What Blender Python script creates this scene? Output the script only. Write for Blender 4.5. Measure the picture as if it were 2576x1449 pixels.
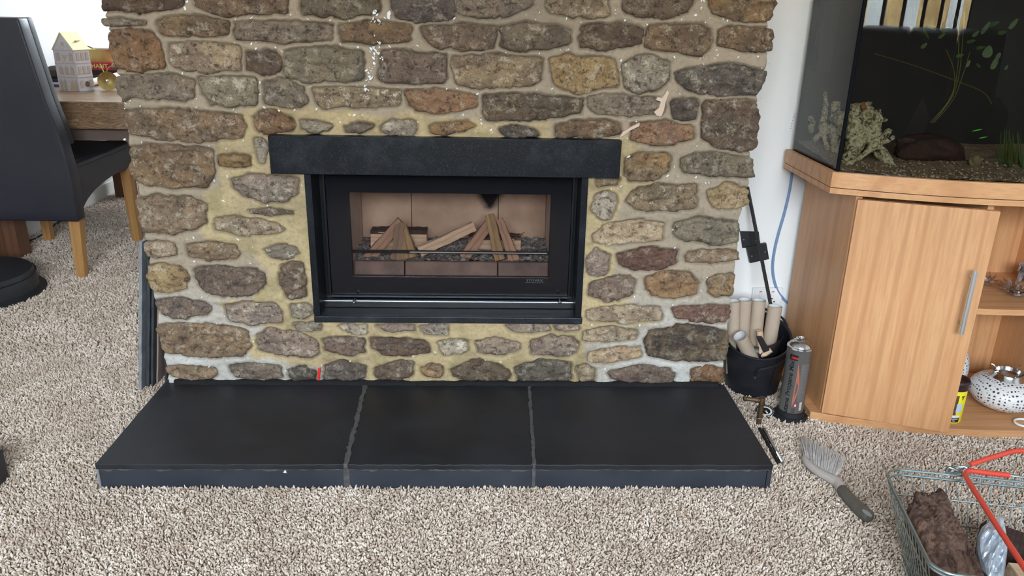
import bpy, bmesh, math, random
import numpy as np
from mathutils import Vector, Matrix, geometry

random.seed(7)
RNG = np.random.default_rng(7)
for o in list(bpy.data.objects):
    bpy.data.objects.remove(o, do_unlink=True)
SC = bpy.context.scene
COL = SC.collection

# ------------------------------------------------------------------ camera
F_PX, PITCH, YAW, ROLL, CAM_H = 1976.884, 0.3481, 0.0341, 0.0201, 1.082
W_PX, H_PX = 2576, 1449
_f = np.array([math.sin(YAW) * math.cos(PITCH), math.cos(YAW) * math.cos(PITCH), -math.sin(PITCH)])
_r0 = np.array([math.cos(YAW), -math.sin(YAW), 0.0])
_u0 = np.cross(_r0, _f)
_r = _r0 * math.cos(ROLL) + _u0 * math.sin(ROLL)
_u = -_r0 * math.sin(ROLL) + _u0 * math.cos(ROLL)
_c = np.array([0.0, -2.0, CAM_H])
cam_d = bpy.data.cameras.new('camera')
cam_d.sensor_width = 36.0
cam_d.lens = F_PX / W_PX * 36.0
cam_d.clip_start = 0.02
cam = bpy.data.objects.new('camera', cam_d)
COL.objects.link(cam)
m = Matrix.Identity(4)
for i in range(3):
    m[i][0], m[i][1], m[i][2], m[i][3] = _r[i], _u[i], -_f[i], _c[i]
cam.matrix_world = m
SC.camera = cam

# ------------------------------------------------------------------ light and exposure
SC.view_settings.view_transform = 'Standard'
SC.view_settings.look = 'None'
SC.view_settings.gamma = 1.0
SC.view_settings.use_curve_mapping = False
SC.cycles.max_bounces = 7; SC.cycles.diffuse_bounces = 3; SC.cycles.glossy_bounces = 3; SC.cycles.caustics_reflective = False; SC.cycles.caustics_refractive = False
SC.view_settings.exposure = 2.06
world = bpy.data.worlds.new('overcast_sky')
SC.world = world
world.use_nodes = True
_bg = world.node_tree.nodes['Background']
_bg.inputs[0].default_value = (0.83, 0.92, 1.0, 1)
_bg.inputs[1].default_value = 9.0

def area(name, loc, rot, sx, sy, power=0, color=(1, 1, 1), portal=False):
    d = bpy.data.lights.new(name, 'AREA')
    d.shape = 'RECTANGLE'; d.size = sx; d.size_y = sy
    d.energy = power; d.color = color
    d.cycles.is_portal = portal
    o = bpy.data.objects.new(name, d); COL.objects.link(o)
    o.location = loc; o.rotation_euler = rot
    return o
# daylight through the rear window and an added, unseen dining window (portals only guide the sky light)
area('window_daylight', (0.01, -3.72, 1.55), (math.radians(90), 0, 0), 2.4, 1.5, portal=True)
area('added_dining_daylight', (-0.85, 3.66, 1.78), (math.radians(-90), 0, 0), 1.3, .95, portal=True)

# ------------------------------------------------------------------ authoring helpers
def ray(x, y):
    return _f + _r * (x - W_PX / 2) / F_PX - _u * (y - H_PX / 2) / F_PX
def pz(x, y, z=0.0):
    d = ray(x, y); return _c + d * (z - _c[2]) / d[2]
def py(x, y, Y=0.0):
    d = ray(x, y); return _c + d * (Y - _c[1]) / d[1]
def px(x, y, X=0.0):
    d = ray(x, y); return _c + d * (X - _c[0]) / d[0]

def lin(c):
    return tuple((v / 12.92 if v <= 0.04045 else ((v + 0.055) / 1.055) ** 2.4) for v in c)
def rgb(r, g, b):
    return lin((r / 255, g / 255, b / 255)) + (1.0,)

WL = {}
def wloc(o):
    v = np.zeros(3)
    while o is not None:
        v = v + np.array(o.location); o = o.parent
    return v
def setp(o, label=None, cat=None, group=None, kind=None):
    if label: o['label'] = label
    if cat: o['category'] = cat
    if group: o['group'] = group
    if kind: o['kind'] = kind
    return o
def thing(name, loc, label, cat, group=None):
    o = bpy.data.objects.new(name, None); COL.objects.link(o)
    o.location = tuple(float(v) for v in loc); o.empty_display_size = 0.05
    return setp(o, label, cat, group)
def mk(name, V, Fc, mat, parent=None, smooth=False, origin=None):
    V = np.asarray(V, dtype=float)
    if parent is not None:
        off = wloc(parent); rel = np.zeros(3)
    else:
        off = np.asarray(origin, float) if origin is not None else np.array([V[:, 0].mean(), V[:, 1].mean(), V[:, 2].min()])
        rel = off
    me = bpy.data.meshes.new(name)
    me.from_pydata((V - off).tolist(), [], [tuple(int(i) for i in f) for f in Fc])
    me.update()
    if smooth:
        me.polygons.foreach_set('use_smooth', [True] * len(me.polygons))
    if mat is not None:
        me.materials.append(mat)
    o = bpy.data.objects.new(name, me); COL.objects.link(o)
    if parent is not None: o.parent = parent
    o.location = tuple(rel)
    return o
def mkr(*a, **k):
    """mk, with face normals made consistent"""
    o = mk(*a, **k)
    bm = bmesh.new(); bm.from_mesh(o.data); bmesh.ops.recalc_face_normals(bm, faces=bm.faces); bm.to_mesh(o.data); bm.free()
    return o

class G:
    """collects geometry; everything in world coordinates"""
    def __init__(s): s.v = []; s.f = []
    def add(s, V, Fc):
        n = len(s.v); s.v.extend([tuple(p) for p in V]); s.f.extend([tuple(i + n for i in f) for f in Fc]); return s
    def box(s, a, b):
        (x0, y0, z0), (x1, y1, z1) = a, b
        V = [(x0, y0, z0), (x1, y0, z0), (x1, y1, z0), (x0, y1, z0), (x0, y0, z1), (x1, y0, z1), (x1, y1, z1), (x0, y1, z1)]
        return s.add(V, [(0, 3, 2, 1), (4, 5, 6, 7), (0, 1, 5, 4), (1, 2, 6, 5), (2, 3, 7, 6), (3, 0, 4, 7)])
    def tube(s, P, r, n=10, caps=True, closed=False):
        P = [np.asarray(p, float) for p in P]; m_ = len(P)
        R = r if hasattr(r, '__len__') else [r] * m_
        prev = None; V = []
        for i, p in enumerate(P):
            if closed: t = P[(i + 1) % m_] - P[i - 1]
            else: t = P[min(i + 1, m_ - 1)] - P[max(i - 1, 0)]
            t = t / (np.linalg.norm(t) + 1e-9)
            if prev is None:
                a = np.array([0, 0, 1.0]) if abs(t[2]) < 0.9 else np.array([1.0, 0, 0])
                u = np.cross(t, a)
            else: u = prev - t * (prev @ t)
            u = u / (np.linalg.norm(u) + 1e-9); w = np.cross(t, u); prev = u
            for k in range(n):
                q = 2 * math.pi * k / n
                V.append(p + R[i] * (u * math.cos(q) + w * math.sin(q)))
        Fc = []
        for i in range(m_ if closed else m_ - 1):
            j = (i + 1) % m_
            for k in range(n):
                Fc.append((i * n + k, i * n + (k + 1) % n, j * n + (k + 1) % n, j * n + k))
        if caps and not closed:
            Fc.append(tuple(range(n))[::-1]); Fc.append(tuple((m_ - 1) * n + k for k in range(n)))
        return s.add(V, Fc)
    def lathe(s, prof, c, n=48, axis=(0, 0, 1), x=None):
        """prof: (radius, height) from bottom up, about c along axis"""
        c = np.asarray(c, float); a = np.asarray(axis, float); a = a / np.linalg.norm(a)
        h = np.array([1.0, 0, 0]) if abs(a[0]) < 0.9 else np.array([0, 1.0, 0])
        u = np.cross(a, h); u /= np.linalg.norm(u); w = np.cross(a, u)
        V = []; Fc = []; m_ = len(prof)
        for (r, z) in prof:
            for k in range(n):
                q = 2 * math.pi * k / n
                V.append(c + a * z + max(r, 1e-5) * (u * math.cos(q) + w * math.sin(q)))
        for i in range(m_ - 1):
            for k in range(n):
                Fc.append((i * n + k, i * n + (k + 1) % n, (i + 1) * n + (k + 1) % n, (i + 1) * n + k))
        return s.add(V, Fc)
    def prism(s, poly, d):
        """poly: 3D points, extruded by vector d"""
        n = len(poly); d = np.asarray(d, float)
        V = [np.asarray(p, float) for p in poly] + [np.asarray(p, float) + d for p in poly]
        Fc = [tuple(range(n)), tuple(range(2 * n - 1, n - 1, -1))]
        for i in range(n): j = (i + 1) % n; Fc.append((i, i + n, j + n, j))
        return s.add(V, Fc)
    def ob(s, name, mat, parent=None, smooth=False, bevel=0, origin=None, seg=2):
        o = mkr(name, s.v, s.f, mat, parent, smooth, origin)
        if bevel:
            b = o.modifiers.new('bevel', 'BEVEL'); b.width = bevel; b.segments = seg; b.limit_method = 'ANGLE'
            o.data.polygons.foreach_set('use_smooth', [True] * len(o.data.polygons))
            if hasattr(b, 'harden_normals'): b.harden_normals = True
        elif smooth:
            o.data.set_sharp_from_angle(angle=math.radians(40))
        return o

def spline(P, n=8):
    P = [np.asarray(p, float) for p in P]; out = []
    for i in range(len(P) - 1):
        p0, p1, p2, p3 = P[max(i - 1, 0)], P[i], P[i + 1], P[min(i + 2, len(P) - 1)]
        for k in range(n):
            t = k / n
            out.append(0.5 * ((2 * p1) + (-p0 + p2) * t + (2 * p0 - 5 * p1 + 4 * p2 - p3) * t * t + (-p0 + 3 * p1 - 3 * p2 + p3) * t ** 3))
    out.append(P[-1]); return out

# vectorised value noise
def _hash(i, j, s):
    n = (i * 374761393 + j * 668265263 + s * 2147483647 + 12345) & 0xffffffff
    n = ((n ^ (n >> 13)) * 1274126177) & 0xffffffff
    return ((n ^ (n >> 16)) & 0xffff) / 65535.0
def vnoise(x, y, s=0):
    x = np.asarray(x, float); y = np.asarray(y, float)
    xi = np.floor(x).astype(np.int64); yi = np.floor(y).astype(np.int64)
    fx = x - xi; fy = y - yi
    fx = fx * fx * (3 - 2 * fx); fy = fy * fy * (3 - 2 * fy)
    a = _hash(xi, yi, s); b = _hash(xi + 1, yi, s); c = _hash(xi, yi + 1, s); d = _hash(xi + 1, yi + 1, s)
    return (a * (1 - fx) + b * fx) * (1 - fy) + (c * (1 - fx) + d * fx) * fy
def fbm(x, y, s=0, o=4):
    v = 0; a = 0.5; t = 0
    for k in range(o):
        v = v + a * vnoise(x * 2 ** k + 17.3 * k, y * 2 ** k - 9.1 * k, s + k); t += a; a *= 0.55
    return v / t

# ------------------------------------------------------------------ materials
class NT:
    def __init__(s, name, disp=False):
        s.m = bpy.data.materials.new(name); s.m.use_nodes = True
        s.t = s.m.node_tree; s.b = s.t.nodes['Principled BSDF']; s.out = s.t.nodes['Material Output']
    def n(s, typ, **k):
        d = s.t.nodes.new(typ)
        for a, v in k.items():
            if a.startswith('i_'):
                d.inputs[a[2:].replace('_', ' ')].default_value = v
            else: setattr(d, a, v)
        return d
    def l(s, a, b): s.t.links.new(a, b)
    def coord(s, kind='Object', scale=(1, 1, 1), rot=(0, 0, 0)):
        c = s.n('ShaderNodeTexCoord'); mp = s.n('ShaderNodeMapping')
        mp.inputs['Scale'].default_value = scale; mp.inputs['Rotation'].default_value = rot
        s.l(c.outputs[kind], mp.inputs[0]); return mp.outputs[0]
    def geo(s):
        return s.n('ShaderNodeNewGeometry').outputs['Position']
    def noise(s, vec, scale, detail=4, rough=0.55, dist=0):
        d = s.n('ShaderNodeTexNoise'); d.inputs['Scale'].default_value = scale; d.inputs['Detail'].default_value = detail
        d.inputs['Roughness'].default_value = rough; d.inputs['Distortion'].default_value = dist
        s.l(vec, d.inputs['Vector']); return d.outputs['Fac']
    def ramp(s, fac, stops):
        d = s.n('ShaderNodeValToRGB'); e = d.color_ramp.elements
        while len(e) < len(stops): e.new(0.5)
        for i, (p, c) in enumerate(stops):
            e[i].position = p; e[i].color = c if len(c) == 4 else tuple(c) + (1,)
        s.l(fac, d.inputs[0]); return d.outputs[0]
    def mix(s, fac, a, b, mode='MIX'):
        d = s.n('ShaderNodeMix', data_type='RGBA', blend_type=mode)
        for sock, v in ((d.inputs[0], fac), (d.inputs[6], a), (d.inputs[7], b)):
            if isinstance(v, (int, float)): sock.default_value = v
            elif isinstance(v, tuple): sock.default_value = v
            else: s.l(v, sock)
        return d.outputs[2]
    def bump(s, h, strength=0.3, dist=0.002, normal=None):
        d = s.n('ShaderNodeBump'); d.inputs['Strength'].default_value = strength; d.inputs['Distance'].default_value = dist
        s.l(h, d.inputs['Height'])
        if normal is not None: s.l(normal, d.inputs['Normal'])
        return d.outputs[0]
    def col(s, c):
        if isinstance(c, tuple): s.b.inputs['Base Color'].default_value = c
        else: s.l(c, s.b.inputs['Base Color'])
    def fin(s, rough=0.6, metal=0.0, spec=0.5, normal=None, coat=0):
        if isinstance(rough, (int, float)): s.b.inputs['Roughness'].default_value = rough
        else: s.l(rough, s.b.inputs['Roughness'])
        s.b.inputs['Metallic'].default_value = metal
        s.b.inputs['Specular IOR Level'].default_value = spec
        if coat: s.b.inputs['Coat Weight'].default_value = coat
        if normal is not None: s.l(normal, s.b.inputs['Normal'])
        return s.m
BW = [(0, (0, 0, 0, 1)), (1, (1, 1, 1, 1))]

def simple(name, c, rough=0.6, metal=0.0, c2=None, ns=20, bump=0, bs=200, bd=0.001, spec=0.5, coat=0):
    t = NT(name); v = t.geo()
    if c2 is not None:
        t.col(t.ramp(t.noise(v, ns, 5), [(0.3, c), (0.7, c2)]))
    else: t.col(c)
    nn = t.bump(t.noise(v, bs, 3), bump, bd) if bump else None
    return t.fin(rough, metal, spec, nn, coat)

def wood(name, c1, c2, c3, axis='z', scale=1.0, rough=0.45, coord='Object', bump=0.08):
    t = NT(name)
    st = {'x': (0.6, 9, 9), 'y': (9, 0.6, 9), 'z': (9, 9, 0.6)}[axis]
    v = t.coord(coord, tuple(a * scale for a in st))
    a = t.noise(v, 3.0, 6, 0.6, 0.6)
    w = t.n('ShaderNodeTexWave', wave_type='BANDS', bands_direction={'x': 'Y', 'y': 'X', 'z': 'X'}[axis])
    w.inputs['Scale'].default_value = 0.9; w.inputs['Distortion'].default_value = 7; w.inputs['Detail'].default_value = 3
    t.l(v, w.inputs['Vector'])
    fine = t.noise(v, 22, 3)
    col = t.ramp(a, [(0.3, c1), (0.55, c2), (0.75, c1)])
    col = t.mix(t.ramp(w.outputs['Fac'], [(0.0, (0.55,) * 3 + (1,)), (0.25, (0, 0, 0, 1)), (1, (0, 0, 0, 1))]), col, c3)
    col = t.mix(t.ramp(fine, [(0.35, (.35,) * 3 + (1,)), (0.55, (0, 0, 0, 1))]), col, c3)
    t.col(col)
    return t.fin(rough, 0, 0.4, t.bump(fine, bump, 0.001))

# stone: two colours held by each stone (object colour and a custom property), lime and dirt speckle
t = NT('rubble_stone')
v = t.geo()
oi = t.n('ShaderNodeObjectInfo')
at = t.n('ShaderNodeAttribute', attribute_type='OBJECT', attribute_name='tint')
off = t.n('ShaderNodeVectorMath', operation='ADD'); mul = t.n('ShaderNodeVectorMath', operation='SCALE')
cmb = t.n('ShaderNodeCombineXYZ'); t.l(oi.outputs['Random'], cmb.inputs[0]); t.l(oi.outputs['Random'], cmb.inputs[2])
t.l(cmb.outputs[0], mul.inputs[0]); mul.inputs['Scale'].default_value = 40
t.l(v, off.inputs[0]); t.l(mul.outputs[0], off.inputs[1]); vv = off.outputs[0]
big = t.noise(vv, 11, 4, 0.6, 0.8)
mid = t.noise(vv, 62, 8, 0.76, 0.2)
fine = t.noise(vv, 230, 5, 0.7)
col = t.mix(t.ramp(big, [(0.40, BW[0][1]), (0.60, BW[1][1])]), oi.outputs['Color'], at.outputs['Color'])
col = t.mix(t.ramp(mid, [(0.38, (.85, .85, .85, 1)), (0.48, BW[0][1])]), col, rgb(66, 54, 46))
att = t.n('ShaderNodeAttribute', attribute_type='OBJECT', attribute_name='lime')
lime = t.ramp(t.noise(vv, 34, 10, 0.82, 0.15), [(0.53, BW[0][1]), (0.585, BW[1][1])])
ml = t.n('ShaderNodeMath', operation='MULTIPLY'); t.l(lime, ml.inputs[0]); t.l(att.outputs['Fac'], ml.inputs[1])
col = t.mix(ml.outputs[0], col, rgb(236, 222, 198))
col = t.mix(t.ramp(fine, [(0.3, (.55,) * 3 + (1,)), (0.5, BW[0][1])]), col, rgb(80, 68, 58))
col = t.mix(t.ramp(fine, [(0.6, BW[0][1]), (0.78, (.6,) * 3 + (1,))]), col, rgb(225, 210, 190))
t.col(col)
n1 = t.bump(mid, 0.9, 0.007); n2 = t.bump(fine, 0.8, 0.0025, n1)
M_STONE = t.fin(0.85, 0, 0.25, n2)

# mortar: colour zones are held in a vertex attribute
t = NT('lime_mortar')
v = t.geo()
vc = t.n('ShaderNodeVertexColor', layer_name='zone')
a = t.noise(v, 9, 5, 0.6); b = t.noise(v, 120, 5, 0.7)
col = t.mix(t.ramp(a, [(0.35, (.35,) * 3 + (1,)), (0.6, BW[0][1])]), vc.outputs['Color'], rgb(140, 126, 106))
col = t.mix(t.ramp(b, [(0.3, (.45,) * 3 + (1,)), (0.5, BW[0][1])]), col, rgb(118, 106, 90))
col = t.mix(t.ramp(b, [(0.62, BW[0][1]), (0.75, (.35,) * 3 + (1,))]), col, rgb(222, 212, 190))
t.col(col)
M_MORTAR = t.fin(0.95, 0, 0.15, t.bump(b, 0.6, 0.002, t.bump(t.noise(v, 34, 6, .65, .6), 0.6, 0.006)))

def granite(name, c, c2, rough, bump=0.15):
    t = NT(name); v = t.geo()
    f = t.noise(v, 420, 3, 0.7); g = t.noise(v, 14, 4)
    col = t.mix(t.ramp(f, [(0.58, BW[0][1]), (0.72, BW[1][1])]), c, c2)
    t.col(t.mix(t.ramp(g, [(0.5, BW[0][1]), (0.75, (.25,) * 3 + (1,))]), col, c2))
    return t.fin(rough, 0, 0.22, t.bump(f, bump, 0.0006))
M_GRANITE = granite('honed_granite', rgb(18, 20, 25), rgb(74, 78, 84), 0.38)
t = NT('black_slate'); v = t.geo()
g = t.noise(v, 5, 6, 0.6, 0.7); s1 = t.noise(t.coord('Object', (1.2, 60, 6), (0, 0, 0.5)), 3, 2, 0.4)
col = t.ramp(g, [(0.3, rgb(29, 30, 34)), (0.7, rgb(44, 45, 50))])
col = t.mix(t.ramp(s1, [(0.74, BW[0][1]), (0.80, (.25,) * 3 + (1,))]), col, rgb(110, 104, 98))
t.col(col)
M_SLATE = t.fin(t.ramp(g, [(0.3, (.42,) * 3 + (1,)), (0.7, (.6,) * 3 + (1,))]), 0, 0.4, t.bump(t.noise(v, 18, 6, .65), 0.25, 0.004))
M_SLATE_FRONT = simple('slate_edge', rgb(40, 45, 54), 0.55, c2=rgb(54, 58, 66), ns=9, bump=0.3, bs=30, bd=0.003)
M_JOINT = simple('dark_joint_mortar', rgb(92, 88, 88), 0.9, c2=rgb(66, 64, 66), ns=60, bump=0.5, bs=150)
M_BLUESLATE = simple('blue_slate', rgb(146, 148, 152), 0.8, c2=rgb(108, 114, 120), ns=30, bump=0.4, bs=90)
M_DARKSLATE = simple('dark_slate_stack', rgb(44, 48, 52), 0.7, c2=rgb(66, 70, 74), ns=30, bump=0.4, bs=90)
M_BLACK_STEEL = simple('black_steel', rgb(20, 20, 23), 0.32, 0.0, spec=0.5)
M_BLACK_GLASS = simple('black_glass_border', rgb(20, 21, 26), 0.12, 0.0, spec=0.5)
M_BLACK_MATT = simple('matt_black_paint', rgb(30, 31, 35), 0.5, c2=rgb(38, 39, 44), ns=40)
M_CHROME = simple('bright_chrome', rgb(210, 212, 216), 0.18, 1.0)
M_STEEL = simple('brushed_steel', rgb(226, 228, 230), 0.34, 0.85)
M_WIRE = simple('zinc_wire', rgb(175, 195, 200), 0.28, 1.0)
M_BRASS = simple('aged_brass', rgb(196, 172, 112), 0.45, 0.6, c2=rgb(160, 136, 84), ns=30)
M_OLDBRASS = simple('dull_brass', rgb(128, 104, 78), 0.5, 0.8, c2=rgb(84, 68, 54), ns=60)
M_VERM = simple('fire_board', rgb(226, 204, 190), 0.9, c2=rgb(206, 182, 168), ns=14, bump=0.35, bs=250, bd=0.001)
M_FIREBRICK = simple('sooted_brick', rgb(136, 112, 100), 0.9, c2=rgb(92, 78, 74), ns=16, bump=0.4, bs=140, bd=0.002)
t = NT('wood_ash'); v = t.geo()
t.col(t.ramp(t.noise(v, 90, 6, 0.75, 0.5), [(0.32, rgb(52, 50, 50)), (0.5, rgb(128, 122, 118)), (0.68, rgb(206, 204, 202))]))
M_ASH = t.fin(0.95, 0, 0.1, t.bump(t.noise(v, 130, 5, .7), 0.9, 0.006))
M_SOOT = simple('soot', rgb(24, 23, 25), 0.95)
M_WHITE_WALL = simple('white_wall_paint', rgb(236, 234, 232), 0.75, c2=rgb(240, 238, 236), ns=3, bump=0.05, bs=60, spec=0.3)
M_SKIRT = simple('white_gloss_skirting', rgb(232, 230, 226), 0.4)
M_CEIL = simple('ceiling_paint', rgb(238, 238, 236), 0.9)
M_PLASTIC_W = simple('white_plastic', rgb(236, 236, 236), 0.35)
M_LEATHER = simple('black_leather', rgb(38, 37, 46), 0.42, c2=rgb(44, 43, 52), ns=6, bump=0.12, bs=350, bd=0.0006)
M_LEATHER_B = simple('black_sofa_leather', rgb(36, 35, 40), 0.5, c2=rgb(50, 48, 54), ns=8, bump=0.3, bs=14, bd=0.01)
M_OAK = wood('oak_leg', rgb(196, 150, 96), rgb(178, 130, 78), rgb(160, 112, 64), 'z')
M_TLEG = wood('brown_table_leg', rgb(124, 84, 62), rgb(108, 72, 52), rgb(84, 54, 40), 'z')
t = NT('burr_walnut_table'); v = t.coord('Object', (1.5, 5, 9))
a = t.noise(v, 3.2, 7, 0.65, 2.8)
t.col(t.ramp(a, [(0.25, rgb(92, 68, 50)), (0.42, rgb(150, 120, 92)), (0.5, rgb(104, 80, 58)), (0.62, rgb(168, 140, 110)), (0.8, rgb(120, 92, 68))]))
M_TABLE = t.fin(0.35, 0, 0.5)
BE = (rgb(218, 168, 122), rgb(208, 154, 108), rgb(186, 130, 88))
M_BEECH_V = wood('beech_laminate_upright', *BE, axis='z', scale=0.9, rough=0.42, bump=0.03)
M_BEECH_H = wood('beech_laminate_level', *BE, axis='x', scale=0.9, rough=0.42, bump=0.03)
M_CARD = simple('brown_card', rgb(176, 156, 138), 0.85, c2=rgb(186, 168, 150), ns=12)
M_CARD_IN = simple('pale_card_inside', rgb(206, 204, 202), 0.85)
def split_wood(name, c1, c2, c3):
    return wood(name, c1, c2, c3, 'x', 2.6, 0.8, 'Object', 0.5)
M_LOG_PALE = split_wood('pale_split_wood', rgb(226, 198, 168), rgb(210, 178, 146), rgb(160, 124, 98))
M_LOG_PINK = split_wood('pink_split_wood', rgb(190, 152, 126), rgb(168, 130, 106), rgb(122, 88, 70))
M_LOG_YEL = split_wood('mossy_split_wood', rgb(186, 158, 112), rgb(152, 120, 84), rgb(104, 78, 56))
M_LOG_GREY = split_wood('grey_split_wood', rgb(158, 132, 108), rgb(136, 110, 88), rgb(98, 76, 62))
M_BARK_D = simple('dark_bark', rgb(78, 52, 46), 0.9, c2=rgb(52, 38, 36), ns=60, bump=0.6, bs=120, bd=0.003)
t = NT('red_brown_bark'); v = t.geo()
a = t.noise(v, 26, 8, 0.7, 1.4); b = t.noise(v, 140, 5, 0.7)
col = t.ramp(a, [(0.3, rgb(58, 42, 38)), (0.45, rgb(98, 74, 66)), (0.58, rgb(132, 106, 92)), (0.66, rgb(112, 78, 62)), (0.78, rgb(152, 92, 60))])
t.col(t.mix(t.ramp(b, [(0.3, (.6,) * 3 + (1,)), (0.5, BW[0][1])]), col, rgb(44, 32, 30)))
M_BARK = t.fin(0.9, 0, 0.2, t.bump(a, 0.8, 0.012, t.bump(b, 0.6, 0.003)))
M_RED = simple('red_plastic_sleeve', rgb(214, 74, 58), 0.35)
M_RUBBER = simple('black_rubber', rgb(26, 26, 29), 0.6)
M_SCUTTLE = simple('black_scuttle_enamel', rgb(34, 35, 41), 0.4, c2=rgb(26, 27, 31), ns=12)
M_CAN = simple('grey_printed_metal', rgb(132, 130, 130), 0.35, 0.6)
M_CAN_D = simple('grey_label_panel', rgb(98, 92, 90), 0.5, c2=rgb(112, 106, 104), ns=220)
M_ORANGE = simple('orange_flame_print', rgb(176, 106, 82), 0.4)
M_INK = simple('black_ink', rgb(24, 24, 26), 0.5)
M_REDINK = simple('red_ink', rgb(214, 44, 40), 0.5)
M_WHITEINK = simple('white_ink', rgb(228, 228, 226), 0.5)
M_GREYINK = simple('grey_ink', rgb(120, 118, 116), 0.5)
M_BADGE = simple('etched_badge', rgb(92, 92, 94), 0.5)
M_YELLOW = simple('yellow_label', rgb(240, 226, 40), 0.4)
M_BROWNLID = simple('brown_lid', rgb(56, 38, 40), 0.4)
M_GREYGRIP = simple('grey_rubber_grip', rgb(104, 100, 92), 0.6, c2=rgb(86, 82, 76), ns=40)
M_CLEARPLA = simple('cloudy_plastic', rgb(196, 188, 182), 0.3, c2=rgb(176, 168, 164), ns=20)
M_BRISTLE = simple('grey_bristles', rgb(222, 218, 216), 0.5, c2=rgb(186, 182, 182), ns=120)
M_SILVER = simple('silver_plastic_bag', rgb(168, 178, 192), 0.28, 0.35, c2=rgb(196, 204, 214), ns=14, bump=0.5, bs=24, bd=0.01)
M_CREAM = simple('cream_roof_print', rgb(246, 232, 176), 0.5)
M_HOUSE = simple('pale_grey_tin', rgb(202, 198, 204), 0.5, c2=rgb(190, 184, 190), ns=80)
M_GOLDLINE = simple('gold_line_print', rgb(190, 164, 132), 0.4)
M_BLUECABLE = simple('blue_cable', rgb(120, 146, 184), 0.45)
M_PINKFILL = simple('pink_filler', rgb(206, 182, 162), 0.9, bump=0.4, bs=90)
M_PAINT = simple('white_paint_fleck', rgb(228, 230, 230), 0.7)
M_FISH = simple('green_neon', rgb(90, 220, 60), 0.4)
M_PLANT = simple('dark_green_leaf', rgb(64, 104, 34), 0.5, c2=rgb(40, 70, 26), ns=30)
M_STALK = simple('olive_stalk', rgb(92, 94, 38), 0.6)
t = NT('mossy_driftwood'); v = t.geo()
a = t.noise(v, 60, 6, 0.75, 1.0)
t.col(t.ramp(a, [(0.38, rgb(40, 38, 30)), (0.46, rgb(150, 146, 112)), (0.56, rgb(222, 218, 190)), (0.64, rgb(90, 88, 66)), (0.75, rgb(176, 178, 124))]))
M_DRIFT = t.fin(0.8, 0, 0.3, t.bump(a, 0.7, 0.006))
M_RUST = simple('rusty_hollow', rgb(150, 92, 58), 0.8)
M_GRAVEL = simple('brown_gravel', rgb(104, 84, 62), 0.8, c2=rgb(166, 150, 126), ns=160)
M_ROCK = simple('dark_red_rock', rgb(66, 42, 36), 0.85, c2=rgb(40, 28, 26), ns=18, bump=0.7, bs=40, bd=0.01)
M_TANKBACK = simple('black_tank_backing', rgb(16, 16, 17), 0.6)
M_SEAM = simple('black_silicone', rgb(14, 15, 20), 0.8, spec=.1)

def pane(name, tint=(1, 1, 1, 1), ior=1.45, rough=0.0, gain=1.0):
    t = NT(name); t.t.nodes.remove(t.b)
    tr = t.n('ShaderNodeBsdfTransparent'); tr.inputs[0].default_value = tint
    gl = t.n('ShaderNodeBsdfGlossy'); gl.inputs['Roughness'].default_value = rough
    fr = t.n('ShaderNodeFresnel'); fr.inputs[0].default_value = ior
    mx = t.n('ShaderNodeMixShader')
    ge = t.n('ShaderNodeNewGeometry'); ex_ = t.n('ShaderNodeMath', operation='MULTIPLY_ADD'); t.l(ge.outputs['Backfacing'], ex_.inputs[0]); ex_.inputs[1].default_value = -2; ex_.inputs[2].default_value = 1
    pw_ = t.n('ShaderNodeMath', operation='POWER'); pw_.inputs[0].default_value = ior; t.l(ex_.outputs[0], pw_.inputs[1]); t.l(pw_.outputs[0], fr.inputs[0])
    if gain != 1.0:
        mm = t.n('ShaderNodeMath', operation='MULTIPLY'); mm.use_clamp = True; t.l(fr.outputs[0], mm.inputs[0]); mm.inputs[1].default_value = gain; t.l(mm.outputs[0], mx.inputs[0])
    else: t.l(fr.outputs[0], mx.inputs[0])
    t.l(tr.outputs[0], mx.inputs[1]); t.l(gl.outputs[0], mx.inputs[2]); t.l(mx.outputs[0], t.out.inputs[0])
    return t.m
M_TANKGLASS = pane('aquarium_glass', (0.62, 0.59, 0.54, 1), 1.45)
M_STOVEGLASS = pane('stove_glass', (0.86, 0.84, 0.84, 1), 1.3)
M_WINGLASS = pane('window_glass', (0.97, 0.98, 0.98, 1), 1.2)
M_CRYSTAL = pane('cut_crystal', (0.97, 0.97, 0.98, 1), 2.0, 0.12, 2.6)

# patterned white burner (black leaf shaped holes in a lattice)
t = NT('pierced_white_ceramic')
cc = t.coord('Generated', (1, 1, 1))
vo = t.n('ShaderNodeTexVoronoi', feature='DISTANCE_TO_EDGE'); vo.inputs['Scale'].default_value = 105; vo.inputs['Randomness'].default_value = 0.3
t.l(t.geo(), vo.inputs['Vector'])
t.col(t.ramp(vo.outputs['Distance'], [(0.22, rgb(232, 230, 230)), (0.27, rgb(66, 66, 76))]))
M_PIERCED = t.fin(0.3, 0, 0.5)

# carpet
t = NT('carpet_backing'); v = t.geo()
t.col(t.ramp(t.noise(v, 240, 3, .6), [(0.3, rgb(120, 106, 94)), (0.7, rgb(196, 180, 166))]))
M_CARPET = t.fin(0.95, 0, 0.1, t.bump(t.noise(v, 300, 3), 1.0, 0.006))
t = NT('carpet_yarn'); v = t.geo()
oi = t.n('ShaderNodeObjectInfo')
c = t.ramp(oi.outputs['Random'], [(0.0, rgb(150, 128, 112)), (0.25, rgb(204, 186, 170)), (0.7, rgb(228, 212, 198)), (1.0, rgb(242, 230, 220))])
c = t.mix(t.ramp(t.noise(v, 7, 5, 0.6), [(0.42, (.38,) * 3 + (1,)), (0.58, BW[0][1])]), c, rgb(178, 156, 138))
t.col(c)
M_YARN = t.fin(0.95, 0, 0.1)

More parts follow.
